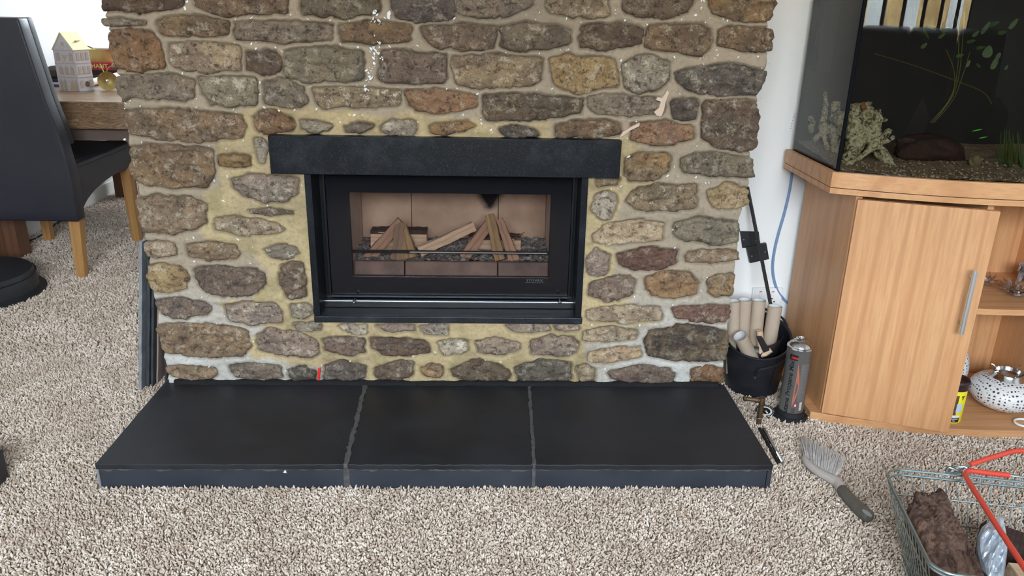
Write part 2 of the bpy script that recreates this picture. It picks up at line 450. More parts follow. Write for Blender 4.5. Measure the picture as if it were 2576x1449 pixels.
# ================================================================== SETTING
def struct(o, label=None):
    return setp(o, label, None, None, 'structure')
XL, XR, YB, YF, ZC = -2.17, 2.35, -3.6, 3.6, 2.4

g = G(); g.add([(XL, YB, 0), (XR, YB, 0), (XR, YF, 0), (XL, YF, 0)], [(0, 1, 2, 3)])
floor = struct(g.ob('floor', M_CARPET, origin=(0, 0, 0)), 'beige twist pile carpet')
g = G(); g.box((XL, YB, ZC), (XR, YF, ZC + .1)); struct(g.ob('ceiling', M_CEIL))
g = G(); g.box((XL - .12, YB - .12, 0), (XL, YF + .12, ZC)); struct(g.ob('wall_left', M_WHITE_WALL))
g = G(); g.box((XR, YB - .12, 0), (XR + .12, .4, ZC)); struct(g.ob('wall_right', M_WHITE_WALL))
YW = 0.285
g = G(); g.box((0.67, YW, 0), (XR + .12, YW + .12, ZC)); struct(g.ob('wall_alcove', M_WHITE_WALL))
g = G(); g.box((0.55, .47, 0), (0.67, YF, ZC)); struct(g.ob('wall_divider', M_WHITE_WALL))
# far wall with an added, unseen dining window that lights the left wall
def wall_with_hole(name, x0, x1, y0, y1, hx0, hx1, hz0, hz1, mat):
    g = G(); g.box((x0, y0, 0), (hx0, y1, ZC)); g.box((hx1, y0, 0), (x1, y1, ZC))
    g.box((hx0, y0, 0), (hx1, y1, hz0)); g.box((hx0, y0, hz1), (hx1, y1, ZC))
    return struct(g.ob(name, mat))
wall_with_hole('wall_far', XL, 0.6, YF, YF + .12, -1.45, -0.25, 1.35, 2.2, M_WHITE_WALL)
wall_with_hole('wall_rear', XL, XR, YB - .12, YB, -1.10, 1.12, 0.85, 2.25, M_WHITE_WALL)
M_FRAME = simple('dark_window_frame', rgb(44, 44, 48), 0.5)
def window(name, xs, y, z0, z1, fw, mat):
    g = G()
    for x in xs: g.box((x - fw / 2, y - .03, z0), (x + fw / 2, y + .03, z1))
    g.box((xs[0], y - .03, z0), (xs[-1], y + .03, z0 + fw)); g.box((xs[0], y - .03, z1 - fw), (xs[-1], y + .03, z1))
    w = struct(g.ob(name, mat, origin=((xs[0] + xs[-1]) / 2, y, z0)))
    for a, b in zip(xs[:-1], xs[1:]):
        q = G(); q.box((a + fw / 2, y - .002, z0 + fw), (b - fw / 2, y + .002, z1 - fw)); q.ob('pane', M_WINGLASS, w)
    return w
window('window_1', [-1.10, -0.72, -0.32, 0.02, 0.36, 0.64, 0.90, 1.12], YB - .06, 0.85, 2.25, .055, M_FRAME)
window('window_2', [-1.45, -0.85, -0.25], YF + .06, 1.35, 2.2, .06, M_SKIRT)  # window out of view, set high so less light meets the floor
# skirting
def skirt(name, a, b, n, h=.11):
    a = np.array(a, float); b = np.array(b, float); n = np.array(n, float) * .016
    g = G()
    for (t0, z0, z1) in ((1.0, 0, h * .72), (.62, h * .72, h)):
        P = [np.r_[a, z0], np.r_[b, z0], np.r_[b + n * t0, z0], np.r_[a + n * t0, z0]]
        g.prism(P, (0, 0, z1 - z0))
    struct(g.ob(name, M_SKIRT))
skirt('baseboard_left', (XL, YB), (XL, YF), (1, 0))
skirt('baseboard_far', (XL + .02, YF), (.55, YF), (0, -1))
skirt('baseboard_alcove', (0.70, YW), (XR, YW), (0, -1))
# house across the road, seen only as a reflection
t = NT('yellow_rubble_house')
vo = t.n('ShaderNodeTexVoronoi', feature='F1'); vo.inputs['Scale'].default_value = 3.2
t.l(t.geo(), vo.inputs['Vector'])
t.col(t.mix(0.5, rgb(206, 170, 110), t.ramp(vo.outputs['Color'], [(0.2, rgb(150, 108, 62)), (0.7, rgb(236, 206, 150))])))
M_HSTONE = t.fin(0.9)
M_GRASS = simple('verge_green', rgb(96, 120, 70), 0.95, c2=rgb(70, 92, 52), ns=2)
hs = thing('house', (0, -27, -0.6), 'yellow stone house seen reflected in the tank glass', 'house')
g = G(); g.box((-12, -33, -.6), (12, -27, 4.2)); g.ob('wall', M_HSTONE, hs)
g = G(); g.prism([(-12.4, -26.6, 4.2), (-12.4, -33.4, 4.2), (-12.4, -30, 6.6)], (24.8, 0, 0)); g.ob('roof', M_DARKSLATE, hs)
for x in (-10, -6.0, -1.2, 2.4, 10.0):
    g = G(); g.box((x, -27.0, .5), (x + 1.5, -26.93, 2.6)); w = g.ob('window', M_SKIRT, hs)
    g = G(); g.box((x + .12, -26.92, .62), (x + .7, -26.91, 2.5)); g.box((x + .8, -26.92, .62), (x + 1.38, -26.91, 2.5)); g.ob('pane', M_WINGLASS, w)
g = G(); g.box((6.0, -27.0, -.6), (7.1, -26.9, 2.5)); g.ob('door', M_TLEG, hs)
g = G(); g.box((-16, -36, -.8), (16, YB - .2, -.6)); setp(g.ob('paved_road', simple('grey_road', rgb(140, 138, 134), .9, c2=rgb(120, 118, 114), ns=1)), 'grey road outside the window', 'road', None, 'stuff')

# ------------------------------------------------------------------ chimney breast
STONES = [
 # outline in photo pixels, colour key, proud (mm), lime
 ([(258,-45),(455,-45),(458,8),(452,18),(380,24),(345,33),(300,24),(262,28)], 'd'),
 ([(488,-45),(722,-45),(722,5),(720,35),(640,30),(595,38),(560,40),(525,26),(495,15)], 'b'),
 ([(762,-45),(955,-45),(952,25),(930,36),(860,42),(800,40),(765,35)], 'g'),
 ([(985,-45),(1140,-45),(1145,40),(1130,45),(1050,48),(1000,40),(985,20)], 'k'),
 ([(1152,-45),(1335,-45),(1335,15),(1300,30),(1260,42),(1180,42),(1155,30)], 'g'),
 ([(1370,-45),(1527,-45),(1527,40),(1480,42),(1430,35),(1385,30),(1375,15)], 't'),
 ([(1570,-45),(1735,-45),(1737,15),(1730,32),(1660,45),(1600,38),(1572,25)], 'd'),
 ([(1780,-45),(1945,-45),(1947,10),(1938,30),(1935,50),(1890,53),(1840,48),(1790,35)], 'o'),
 ([(262,48),(330,52),(366,56),(362,62),(300,66),(266,66)], 'g'),
 ([(399,52),(430,44),(490,42),(545,48),(568,54),(568,85),(530,90),(450,90),(412,88),(400,65)], 'b'),
 ([(592,58),(640,55),(830,60),(832,100),(780,104),(700,104),(600,100),(594,80)], 'g'),
 ([(853,62),(940,58),(1030,62),(1033,105),(980,108),(900,106),(858,106)], 'b'),
 ([(1060,64),(1130,64),(1245,68),(1248,100),(1230,120),(1190,126),(1130,118),(1110,126),(1085,118),(1062,85)], 'd'),
 ([(1262,72),(1330,60),(1400,66),(1430,75),(1424,110),(1380,120),(1310,126),(1264,118)], 'g'),
 ([(1460,66),(1500,62),(1580,65),(1612,75),(1610,110),(1560,120),(1480,122),(1464,118)], 'd'),
 ([(1625,72),(1690,60),(1760,62),(1788,75),(1785,125),(1765,138),(1700,130),(1630,125)], 'b'),
 ([(1808,75),(1830,68),(1900,70),(1938,75),(1943,90),(1938,128),(1880,128),(1810,115)], 'b'),
 ([(273,85),(330,80),(385,84),(400,110),(410,160),(408,172),(350,176),(285,170),(278,130)], 'r'),
 ([(427,114),(480,110),(598,117),(603,175),(540,178),(510,182),(470,174),(436,168)], 'l'),
 ([(620,137),(660,130),(700,135),(702,180),(670,187),(625,178)], 'd'),
 ([(718,130),(760,122),(850,125),(908,130),(908,200),(850,206),(760,203),(722,195)], 'g'),
 ([(962,132),(1000,128),(1060,135),(1118,140),(1118,205),(1060,213),(1000,210),(955,205)], 'p'),
 ([(1143,145),(1200,141),(1360,145),(1358,205),(1330,218),(1240,216),(1190,222),(1150,212)], 't'),
 ([(1387,150),(1420,142),(1500,146),(1550,152),(1552,215),(1490,222),(1460,232),(1420,225),(1392,212)], 'y'),
 ([(1570,160),(1600,150),(1640,148),(1680,158),(1684,200),(1670,212),(1640,228),(1590,226),(1572,210)], 's'),
 ([(1700,185),(1760,172),(1840,165),(1928,178),(1925,205),(1912,225),(1900,238),(1850,236),(1780,236),(1720,220),(1702,200)], 'k'),
 ([(295,192),(360,190),(430,192),(485,200),(488,245),(450,252),(380,248),(330,245),(310,258),(298,230)], 'g'),
 ([(505,197),(560,194),(640,200),(640,262),(590,266),(530,262),(508,230)], 's'),
 ([(665,207),(720,206),(765,218),(768,262),(740,272),(700,268),(668,258)], 'g'),
 ([(788,222),(840,220),(1000,226),(1000,265),(940,270),(870,265),(820,275),(795,262)], 'l'),
 ([(1022,230),(1060,228),(1150,232),(1195,242),(1190,270),(1140,280),(1050,280),(1028,262)], 'r'),
 ([(1216,240),(1260,238),(1420,244),(1466,250),(1462,282),(1400,294),(1320,300),(1230,303),(1216,290)], 'd'),
 ([(1483,243),(1540,240),(1640,243),(1672,260),(1668,285),(1600,288),(1500,286),(1485,270)], 'g'),
 ([(1695,255),(1730,250),(1755,258),(1750,295),(1720,300),(1698,295)], 'k'),
 ([(1771,262),(1830,255),(1902,256),(1906,290),(1907,340),(1895,376),(1860,380),(1800,362),(1771,352)], 'p'),
 ([(312,280),(370,278),(500,283),(605,290),(612,320),(608,348),(560,350),(500,358),(420,350),(330,338),(315,310)], 'b'),
 ([(637,295),(672,280),(718,292),(744,315),(732,330),(680,333),(645,328)], 'r'),
 ([(755,303),(790,302),(835,315),(825,328),(790,333),(760,322)], 's'),
 ([(864,320),(900,312),(943,314),(930,325),(900,334),(870,332)], 'g'),
 ([(960,315),(1000,303),(1040,308),(1045,325),(1035,340),(985,338),(960,330)], 'w'),
 ([(1087,318),(1120,308),(1170,306),(1193,318),(1160,330),(1110,338),(1087,333)], 'o'),
 ([(1260,325),(1300,318),(1343,325),(1352,343),(1320,345),(1272,343)], 'k'),
 ([(1398,318),(1450,306),(1530,305),(1560,314),(1556,336),(1500,346),(1402,346)], 'b'),
 ([(1589,314),(1640,306),(1740,318),(1745,350),(1700,360),(1632,362),(1592,350)], 'r'),
 ([(326,372),(400,366),(480,370),(525,378),(538,410),(540,445),(520,470),(460,472),(380,465),(343,455),(330,420)], 'b'),
 ([(552,395),(590,389),(630,392),(628,418),(590,420),(558,416)], 'o'),
 ([(645,357),(660,353),(669,375),(666,408),(651,408),(646,385)], 'w'),
 ([(584,452),(622,441),(700,443),(745,452),(748,488),(720,505),(660,507),(612,493),(589,475)], 'm'),
 ([(347,502),(400,497),(480,501),(516,520),(513,558),(490,578),(430,587),(370,583),(352,550)], 't'),
 ([(625,530),(680,527),(733,533),(733,539),(680,541),(630,537)], 'p'),
 ([(547,554),(580,547),(640,553),(698,566),(716,579),(690,588),(620,590),(547,579)], 'l'),
 ([(366,614),(400,611),(437,613),(437,641),(400,645),(370,643)], 'l'),
 ([(469,617),(520,613),(588,619),(603,640),(588,650),(530,651),(481,647)], 'b'),
 ([(667,627),(700,618),(743,622),(752,639),(720,654),(690,650),(670,640)], 's'),
 ([(372,670),(400,666),(450,673),(467,690),(464,727),(420,731),(388,727),(375,700)], 'y'),
 ([(494,677),(560,671),(640,679),(663,690),(664,719),(640,737),(580,747),(522,737),(502,715)], 'p'),
 ([(708,667),(735,658),(762,668),(765,700),(766,738),(748,753),(722,743),(705,710)], 'd'),
 ([(389,757),(440,751),(510,759),(529,775),(514,794),(460,799),(413,794),(395,775)], 'p'),
 ([(567,770),(620,763),(690,766),(706,786),(703,810),(640,816),(582,806)], 'm'),
 ([(730,770),(770,765),(784,778),(782,795),(760,803),(737,798)], 's'),
 ([(399,822),(450,816),(560,822),(620,831),(624,870),(618,894),(540,897),(470,894),(412,884),(401,850)], 'b'),
 ([(650,847),(682,831),(740,837),(798,861),(803,889),(780,900),(700,893),(653,879)], 'm'),
 ([(742,818),(770,814),(800,816),(806,829),(780,836),(755,830)], 's'),
 ([(817,857),(850,850),(913,856),(918,888),(870,893),(822,884)], 'p'),
 ([(937,854),(990,850),(1060,857),(1083,875),(1078,888),(1020,896),(970,893),(943,875)], 'd'),
 ([(1104,862),(1140,853),(1172,860),(1168,888),(1120,890),(1107,880)], 'w'),
 ([(1200,862),(1240,853),(1303,863),(1298,886),(1250,890),(1207,886)], 'm'),
 ([(1337,857),(1380,850),(1438,848),(1455,862),(1443,890),(1390,896),(1340,888)], 'm'),
 ([(850,820),(920,818),(920,838),(880,840)], 'w'),
 ([(945,818),(1040,818),(1040,833),(980,834)], 'm'),
 ([(1055,820),(1128,818),(1118,843),(1074,841)], 's'),
 ([(1275,818),(1375,818),(1380,833),(1330,838),(1290,833)], 'm'),
 ([(1394,818),(1452,818),(1455,830),(1402,831)], 'm'),
 ([(1480,782),(1530,772),(1650,773),(1664,790),(1658,807),(1580,811),(1487,806)], 'l'),
 ([(1468,834),(1520,827),(1603,833),(1603,854),(1540,861),(1470,857)], 'l'),
 ([(1478,887),(1540,879),(1610,873),(1610,899),(1560,908),(1482,911)], 'c'),
 ([(1630,836),(1690,823),(1800,826),(1832,840),(1829,870),(1825,903),(1770,911),(1680,904),(1628,894)], 'k2'),
 ([(419,927),(470,921),(540,926),(546,945),(520,957),(440,949),(424,940)], 'b'),
 ([(580,922),(640,914),(698,923),(703,949),(660,957),(592,949)], 'g'),
 ([(724,931),(770,926),(795,935),(793,954),(737,957)], 'k'),
 ([(817,918),(860,910),(912,921),(918,948),(880,957),(818,954)], 'k'),
 ([(947,926),(990,913),(1034,911),(1034,944),(990,956),(945,949)], 'p'),
 ([(1060,926),(1085,919),(1108,926),(1106,949),(1077,949),(1063,940)], 'o'),
 ([(1134,930),(1200,909),(1260,921),(1280,940),(1270,956),(1182,957),(1139,947)], 'd'),
 ([(1300,928),(1325,914),(1370,909),(1433,913),(1437,957),(1312,957)], 'k'),
 ([(1453,926),(1475,921),(1493,930),(1490,954),(1462,957)], 'l'),
 ([(1534,936),(1590,923),(1680,926),(1698,945),(1688,963),(1610,966),(1545,954)], 'p'),
 ([(1738,931),(1780,923),(1822,929),(1817,963),(1742,966)], 'r'),
 ([(1574,402),(1620,387),(1683,392),(1683,429),(1650,446),(1590,453),(1571,443)], 'o'),
 ([(1717,402),(1760,387),(1830,389),(1888,401),(1891,425),(1893,444),(1860,446),(1790,439),(1722,434)], 'g'),
 ([(1587,482),(1640,469),(1748,466),(1750,524),(1690,531),(1602,529),(1584,505)], 't'),
 ([(1787,482),(1830,467),(1881,476),(1878,510),(1858,524),(1802,521),(1787,500)], 'y'),
 ([(1497,492),(1520,482),(1548,492),(1548,530),(1528,553),(1502,548),(1492,520)], 'w'),
 ([(1502,450),(1556,450),(1545,463),(1508,468)], 'o'),
 ([(1497,591),(1530,567),(1600,557),(1668,562),(1666,604),(1600,609),(1530,616),(1494,609)], 'c'),
 ([(1702,562),(1760,553),(1848,557),(1860,590),(1855,609),(1800,613),(1722,604),(1700,590)], 'g'),
 ([(1552,641),(1600,629),(1698,631),(1701,660),(1658,678),(1600,676),(1557,664)], 'v'),
 ([(1727,636),(1780,631),(1858,633),(1858,654),(1800,660),(1732,659)], 't'),
 ([(1480,652),(1500,632),(1528,642),(1528,685),(1505,693),(1482,690)], 'm'),
 ([(1487,716),(1530,701),(1580,697),(1596,706),(1588,744),(1563,753),(1522,753),(1485,740)], 'p'),
 ([(1632,701),(1670,687),(1738,687),(1752,715),(1748,739),(1700,746),(1647,744),(1631,725)], 'r'),
 ([(1787,702),(1830,692),(1848,692),(1844,744),(1800,744),(1786,730)], 'o'),
 ([(1692,776),(1740,769),(1836,769),(1834,795),(1818,810),(1760,809),(1707,800)], 'v'),
]
CK = {  # colour a, colour b, lime amount
 'b': ((146,118,92), (112,94,80), .40), 'g': ((134,122,106), (106,98,90), .35), 't': ((160,138,112), (122,106,90), .50),
 'd': ((112,94,80), (92,80,72), .30), 'k': ((104,98,94), (78,74,74), .35), 'k2': ((128,108,90), (62,56,54), .25),
 'r': ((152,114,84), (122,94,76), .35), 'o': ((158,124,84), (124,104,80), .30), 'p': ((118,100,90), (96,84,80), .40),
 'l': ((184,164,136), (140,122,104), .75), 'y': ((182,158,116), (158,132,94), .50), 's': ((162,152,136), (132,124,114), .60),
 'w': ((200,188,168), (158,148,138), .80), 'm': ((158,140,126), (126,112,106), .55), 'c': ((206,182,148), (176,150,122), .70),
 'v': ((112,80,74), (92,66,64), .35)}

OUT_L = [(253,-45),(256,0),(262,30),(268,80),(276,130),(290,190),(300,240),(310,280),(318,330),(324,370),(332,420),(344,460),(348,500),(354,560),(362,610),(370,650),(374,700),(386,740),(394,790),(397,830),(402,870),(411,900),(420,940),(426,985)]
OUT_R = [(1948,-45),(1947,10),(1938,60),(1942,100),(1930,160),(1924,200),(1908,240),(1903,290),(1905,340),(1893,380),(1890,420),(1885,470),(1878,510),(1866,550),(1862,600),(1858,640),(1852,680),(1846,740),(1838,790),(1833,830),(1828,880),(1824,930),(1819,985)]
def w0(p, Y=0.0):
    q = py(p[0], p[1], Y); return np.array([q[0], q[2]])
outL = np.array([w0(p) for p in OUT_L])[::-1]; outR = np.array([w0(p) for p in OUT_R])[::-1]
HX0, HX1, HZ0, HZ1 = -0.462, 0.254, 0.262, 0.672      # fireplace opening

def chaikin(P, k=1):
    P = np.asarray(P, float)
    for _ in range(k):
        Q = np.roll(P, -1, 0); P = np.stack([P * .91 + Q * .09, P * .09 + Q * .91], 1).reshape(-1, 2)
    return P
def resample(P, d):
    Q = np.vstack([P, P[:1]]); L = np.r_[0, np.cumsum(np.linalg.norm(np.diff(Q, axis=0), axis=1))]
    n = max(12, int(L[-1] / d)); s = np.linspace(0, L[-1], n, endpoint=False)
    return np.stack([np.interp(s, L, Q[:, 0]), np.interp(s, L, Q[:, 1])], 1)
def inside(P, poly):
    x, y = P[:, 0], P[:, 1]; c = np.zeros(len(P), bool)
    a = poly; b = np.roll(poly, -1, 0)
    for (x0, y0), (x1, y1) in zip(a, b):
        if y0 == y1: continue
        k = ((y0 > y) != (y1 > y)) & (x < (x1 - x0) * (y - y0) / (y1 - y0) + x0); c ^= k
    return c
def dist(P, poly):
    a = poly; b = np.roll(poly, -1, 0); D = np.full(len(P), 1e9)
    for p, q in zip(a, b):
        d = q - p; t_ = np.clip(((P - p) @ d) / (d @ d + 1e-12), 0, 1)
        D = np.minimum(D, np.linalg.norm(P - p - t_[:, None] * d, axis=1))
    return D
def gauss_rough(x, z, s):
    r = fbm(x * 34, z * 52, s, 5) - .5; e = np.abs(fbm(x * 24, z * 48, s + 9, 4) - .5)
    f = np.floor((fbm(x * 12, z * 34, s + 21, 3)) * 9) / 9 - .5      # broken ledges
    return r * 1.2 - e * 1.6 + f * 1.1 + .2

breast_polys = []
stone_objs = []
# mortar body
nz, nx = 390, 540
zs = np.linspace(outL[0, 1], outL[-1, 1], nz)
U = np.linspace(0, 1, nx)
xl = np.interp(zs, outL[:, 1], outL[:, 0]) + .006 + (fbm(zs * 40, zs * 0, 3, 3) - .5) * .010
xr = np.interp(zs, outR[:, 1], outR[:, 0]) - .006 + (fbm(zs * 40, zs * 0 + 5, 4, 3) - .5) * .010
GX = xl[:, None] * (1 - U) + xr[:, None] * U; GZ = np.repeat(zs[:, None], nx, 1)
PT = np.stack([GX.ravel(), GZ.ravel()], 1)
Dn = np.full(len(PT), 1.0)          # signed distance to the nearest stone (negative inside)
for k, (pp, key) in enumerate(STONES):
    P = np.array([w0(p) for p in pp]); P = chaikin(P, 1); P = resample(P, .004)
    cen = P.mean(0)
    nrm = P - cen; nrm /= np.linalg.norm(nrm, axis=1)[:, None] + 1e-9
    ang = np.arange(len(P)) * .4
    P = P + nrm * .0042 + nrm * ((vnoise(P[:, 0] * 160, P[:, 1] * 160, k) - .5) * .006)[:, None] + nrm * ((vnoise(P[:, 0] * 45, P[:, 1] * 45, k + 50) - .5) * .011)[:, None]
    breast_polys.append(P)
    bb = (PT[:, 0] > P[:, 0].min() - .02) & (PT[:, 0] < P[:, 0].max() + .02) & (PT[:, 1] > P[:, 1].min() - .02) & (PT[:, 1] < P[:, 1].max() + .02)
    idx = np.nonzero(bb)[0]
    if len(idx):
        d = dist(PT[idx], P); d[inside(PT[idx], P)] *= -1
        Dn[idx] = np.minimum(Dn[idx], d)
hy = -.0110 * (1 - np.exp(-np.clip(Dn - .001, 0, 1) / .0028)) + .0065
hy = np.where(Dn < -.003, .012, hy)
hy = hy + (fbm(PT[:, 0] * 18, PT[:, 1] * 34, 5, 5) - .5) * -.012 + (fbm(PT[:, 0] * 90, PT[:, 1] * 90, 6, 3) - .5) * -.003
# zone colours (the new yellow lime mortar round the stove, old grey above, pale at the bottom corners)
YZ = np.array([w0(p) for p in [(560,340),(610,275),(690,268),(800,280),(1000,292),(1060,282),(1180,300),(1380,310),(1400,352),(1580,345),(1625,380),(1600,400),(1560,460),(1650,455),(1655,475),(1560,480),(1545,560),(1490,600),(1545,640),(1550,700),(1590,710),(1570,765),(1650,800),(1600,815),(1470,840),(1470,920),(1500,965),(930,965),(900,925),(720,915),(630,905),(615,860),(660,825),(600,815),(540,760),(640,745),(680,700),(640,640),(520,600),(500,570),(530,510),(470,480),(560,470),(545,400),(530,380)]])
YZ = YZ + 0
d = dist(PT, YZ); d[inside(PT, YZ)] *= -1
d = d + (fbm(PT[:, 0] * 20, PT[:, 1] * 20, 8, 4) - .5) * .05
yz = np.clip(.5 - d / .012, 0, 1)
old = np.array(lin((166/255, 150/255, 130/255))); yel = np.array(lin((186/255, 165/255, 126/255))); pal = np.array(lin((206/255, 204/255, 200/255))); grn = np.array(lin((150/255, 135/255, 98/255)))
pw = np.clip((.42 - PT[:, 1]) / .34, 0, 1) * np.clip(np.abs(PT[:, 0] + .11) / .3 - .9, 0, 1)
soot = np.exp(-((PT[:, 0] - .0) / .22) ** 2) * np.clip((PT[:, 1] - .85) / .25, 0, 1) * .45
C = old[None] * (1 - pw[:, None]) + pal[None] * pw[:, None]
gm = np.clip((fbm(PT[:, 0] * 14, PT[:, 1] * 14, 11, 4) - .50) * 7, 0, 1) * .6
Y_ = yel[None] * (1 - gm[:, None]) + grn[None] * gm[:, None]
C = C * (1 - yz[:, None]) + Y_ * yz[:, None]
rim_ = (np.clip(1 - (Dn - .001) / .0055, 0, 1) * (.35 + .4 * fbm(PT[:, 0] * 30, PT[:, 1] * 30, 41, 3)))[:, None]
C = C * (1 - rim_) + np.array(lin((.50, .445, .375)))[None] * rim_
C = C * (1 - soot[:, None]) + np.array(lin((.34, .32, .3)))[None] * soot[:, None]
V = np.stack([PT[:, 0], hy, PT[:, 1]], 1)
idg = np.arange(nz * nx).reshape(nz, nx)
a_, b_, c_, d_ = idg[:-1, :-1].ravel(), idg[:-1, 1:].ravel(), idg[1:, 1:].ravel(), idg[1:, :-1].ravel()
cx_ = (PT[a_, 0] + PT[c_, 0]) / 2; cz_ = (PT[a_, 1] + PT[c_, 1]) / 2
keep = ~((cx_ > HX0) & (cx_ < HX1) & (cz_ > HZ0) & (cz_ < HZ1))
Fm = np.stack([a_, b_, c_, d_], 1)[keep].tolist()
# side returns and the plain upper part of the breast
n0 = len(V); ex = []
for j in range(nz):
    ex.append((V[idg[j, 0], 0] + .004, .46, zs[j]))
for j in range(nz):
    ex.append((V[idg[j, -1], 0] - .004, .46, zs[j]))
V = np.vstack([V, np.array(ex)])
for j in range(nz - 1):
    Fm.append([n0 + j, idg[j, 0], idg[j + 1, 0], n0 + j + 1])
    Fm.append([idg[j, -1], n0 + nz + j, n0 + nz + j + 1, idg[j + 1, -1]])
breast = mk('chimney_breast', V, Fm, M_MORTAR, None, True, origin=(-.11, .0, 0))
ca = breast.data.color_attributes.new('zone', 'FLOAT_COLOR', 'POINT')
cc_ = np.ones((len(V), 4)); cc_[:n0, :3] = C; cc_[n0:, :3] = old
ca.data.foreach_set('color', cc_.ravel())
struct(breast, 'rubble stone chimney breast')
g = G(); g.box((outL[-1, 0], 0.004, zs[-1] - .002), (outR[-1, 0], .46, ZC)); ub = g.ob('upper_masonry', M_STONE if False else M_MORTAR, breast)
ca = ub.data.color_attributes.new('zone', 'FLOAT_COLOR', 'POINT'); ca.data.foreach_set('color', np.tile(np.r_[old, 1.0], 8))
g = G(); g.box((xl.max() + .01, .40, 0), (xr.min() - .01, .455, ZC)); bk = g.ob('back_masonry', M_MORTAR, breast)
ca = bk.data.color_attributes.new('zone', 'FLOAT_COLOR', 'POINT'); ca.data.foreach_set('color', np.tile(np.r_[old, 1.0], 8))

for k, ((pp, key), P) in enumerate(zip(STONES, breast_polys)):
    x0, z0 = P.min(0); x1, z1 = P.max(0); st = .0042
    gx, gz = np.meshgrid(np.arange(x0, x1, st), np.arange(z0, z1, st * .9))
    gx = gx + (np.arange(gx.shape[0]) % 2)[:, None] * st * .5
    Q = np.stack([gx.ravel(), gz.ravel()], 1)
    Q = Q[inside(Q, P)]; Q = Q[dist(Q, P) > .0024]
    A = np.vstack([P, Q]); nb = len(P)
    vs, es, fs, _, _, _ = geometry.delaunay_2d_cdt([Vector(p) for p in A.tolist()], [(i, (i + 1) % nb) for i in range(nb)], [], 1, 1e-6)
    A2 = np.array([tuple(v_) for v_ in vs])
    d = dist(A2, P)
    H = .0055 + .004 * random.random()
    tilt = (random.random() - .5) * .05 * (A2[:, 0] - A2[:, 0].mean()) + (random.random() - .5) * .10 * (A2[:, 1] - A2[:, 1].mean())
    y = -(H * (1 - np.exp(-d / .0035)) + tilt * (1 - np.exp(-d / .01)) + gauss_rough(A2[:, 0], A2[:, 1], k * 3) * .019 * (1 - np.exp(-d / .006))) + .001
    quoin = (P[:, 0].min() < -.80) or (P[:, 0].max() > .60)
    dep = .16 if quoin else .035
    V = [(p[0], yy, p[1]) for p, yy in zip(A2, y)]
    Fc = [tuple(f) for f in fs]
    # skirt from the outline back into the wall (outline vertices come first)
    nb2 = len(V)
    for p in P: V.append((p[0] * 1.0, dep, p[1]))
    for i in range(nb):
        j = (i + 1) % nb; Fc.append((i, j, nb2 + j, nb2 + i))
    o = mkr('stone', V, Fc, M_STONE, breast, True)
    ca_, cb_, lm = CK[key]
    jj = random.uniform(-9, 9); jit = lambda c: tuple(min(255, max(0, (v_ * .78 + w_ * .22) * 1.08 + jj + random.uniform(-2, 2))) for v_, w_ in zip(c, (158, 130, 100)))
    o.color = rgb(*jit(ca_)); o['tint'] = list(rgb(*jit(cb_)))[:3]; o['lime'] = lm * random.uniform(.7, 1.15)
    stone_objs.append(o)

# flecks of old white paint, the white drip line and the pink crack filler
def patch(pts, Y, th, name, mat, parent, kind=None):
    g = G(); g.prism([np.array([w0(p)[0], Y, w0(p)[1]]) for p in pts], (0, th, 0)); o = g.ob(name, mat, parent)
    if kind: o['kind'] = kind
    return o
g = G()
def fleck(cx, cz, r, Y):
    n = random.randint(5, 7); a0 = random.random() * 6
    el_ = random.uniform(.35, 1.0); sk = random.uniform(-.9, .9)
    P = [np.array([cx + r * (random.uniform(.5, 1.1) * el_ * math.cos(a0 + i * 6.283 / n) + sk * math.sin(a0 + i * 6.283 / n)), Y, cz + r * random.uniform(.5, 1.1) * math.sin(a0 + i * 6.283 / n)]) for i in range(n)]
    g.prism(P, (0, .004, 0))
cnt = 0
while cnt < 190:
    x = random.uniform(-.95, .75); z = random.uniform(.62, 1.1)
    if cnt > 150: z = random.uniform(.1, .6)
    p = np.array([[x, z]])
    i = int(np.argmin(np.abs(PT[:, 1] - z) * 3 + np.abs(PT[:, 0] - x)))
    if Dn[i] < .004 or abs(PT[i, 0] - x) > .01 or (HX0 < x < HX1 and z < .77 and z > .2): continue
    fleck(x, z, random.uniform(.0015, .0042), hy[i] - .002); cnt += 1
for (X, Yp, R_) in [(945,30,14),(940,50,10),(942,90,12),(958,112,12),(940,118,14),(945,140,9),(962,150,8),(932,175,9),(930,195,12),(924,210,9),(940,165,9),(925,228,10),(960,60,9),(975,40,12)]:
    for q in range(3):
        w = w0((X + random.uniform(-6, 6), Yp + random.uniform(-8, 8))); fleck(w[0], w[1], R_ * .0004 * random.uniform(.4, 1.5), -.016 if random.random() < .5 else -.009)
o = g.ob('paint_fleck', M_PAINT, breast); o['kind'] = 'stuff'
patch([(1676,225),(1680,232),(1672,255),(1668,275),(1662,290),(1650,290),(1643,280),(1655,270),(1660,255),(1648,250),(1652,243),(1664,246)], -.012, .02, 'pink_filler', M_PINKFILL, breast)
patch([(1556,344),(1566,330),(1590,316),(1608,308),(1606,316),(1585,326),(1566,340)], -.010, .02, 'pink_filler', M_PINKFILL, breast)
patch([(802,924),(808,922),(806,952),(801,952)], -.012, .012, 'red_paint_mark', M_REDINK, breast)

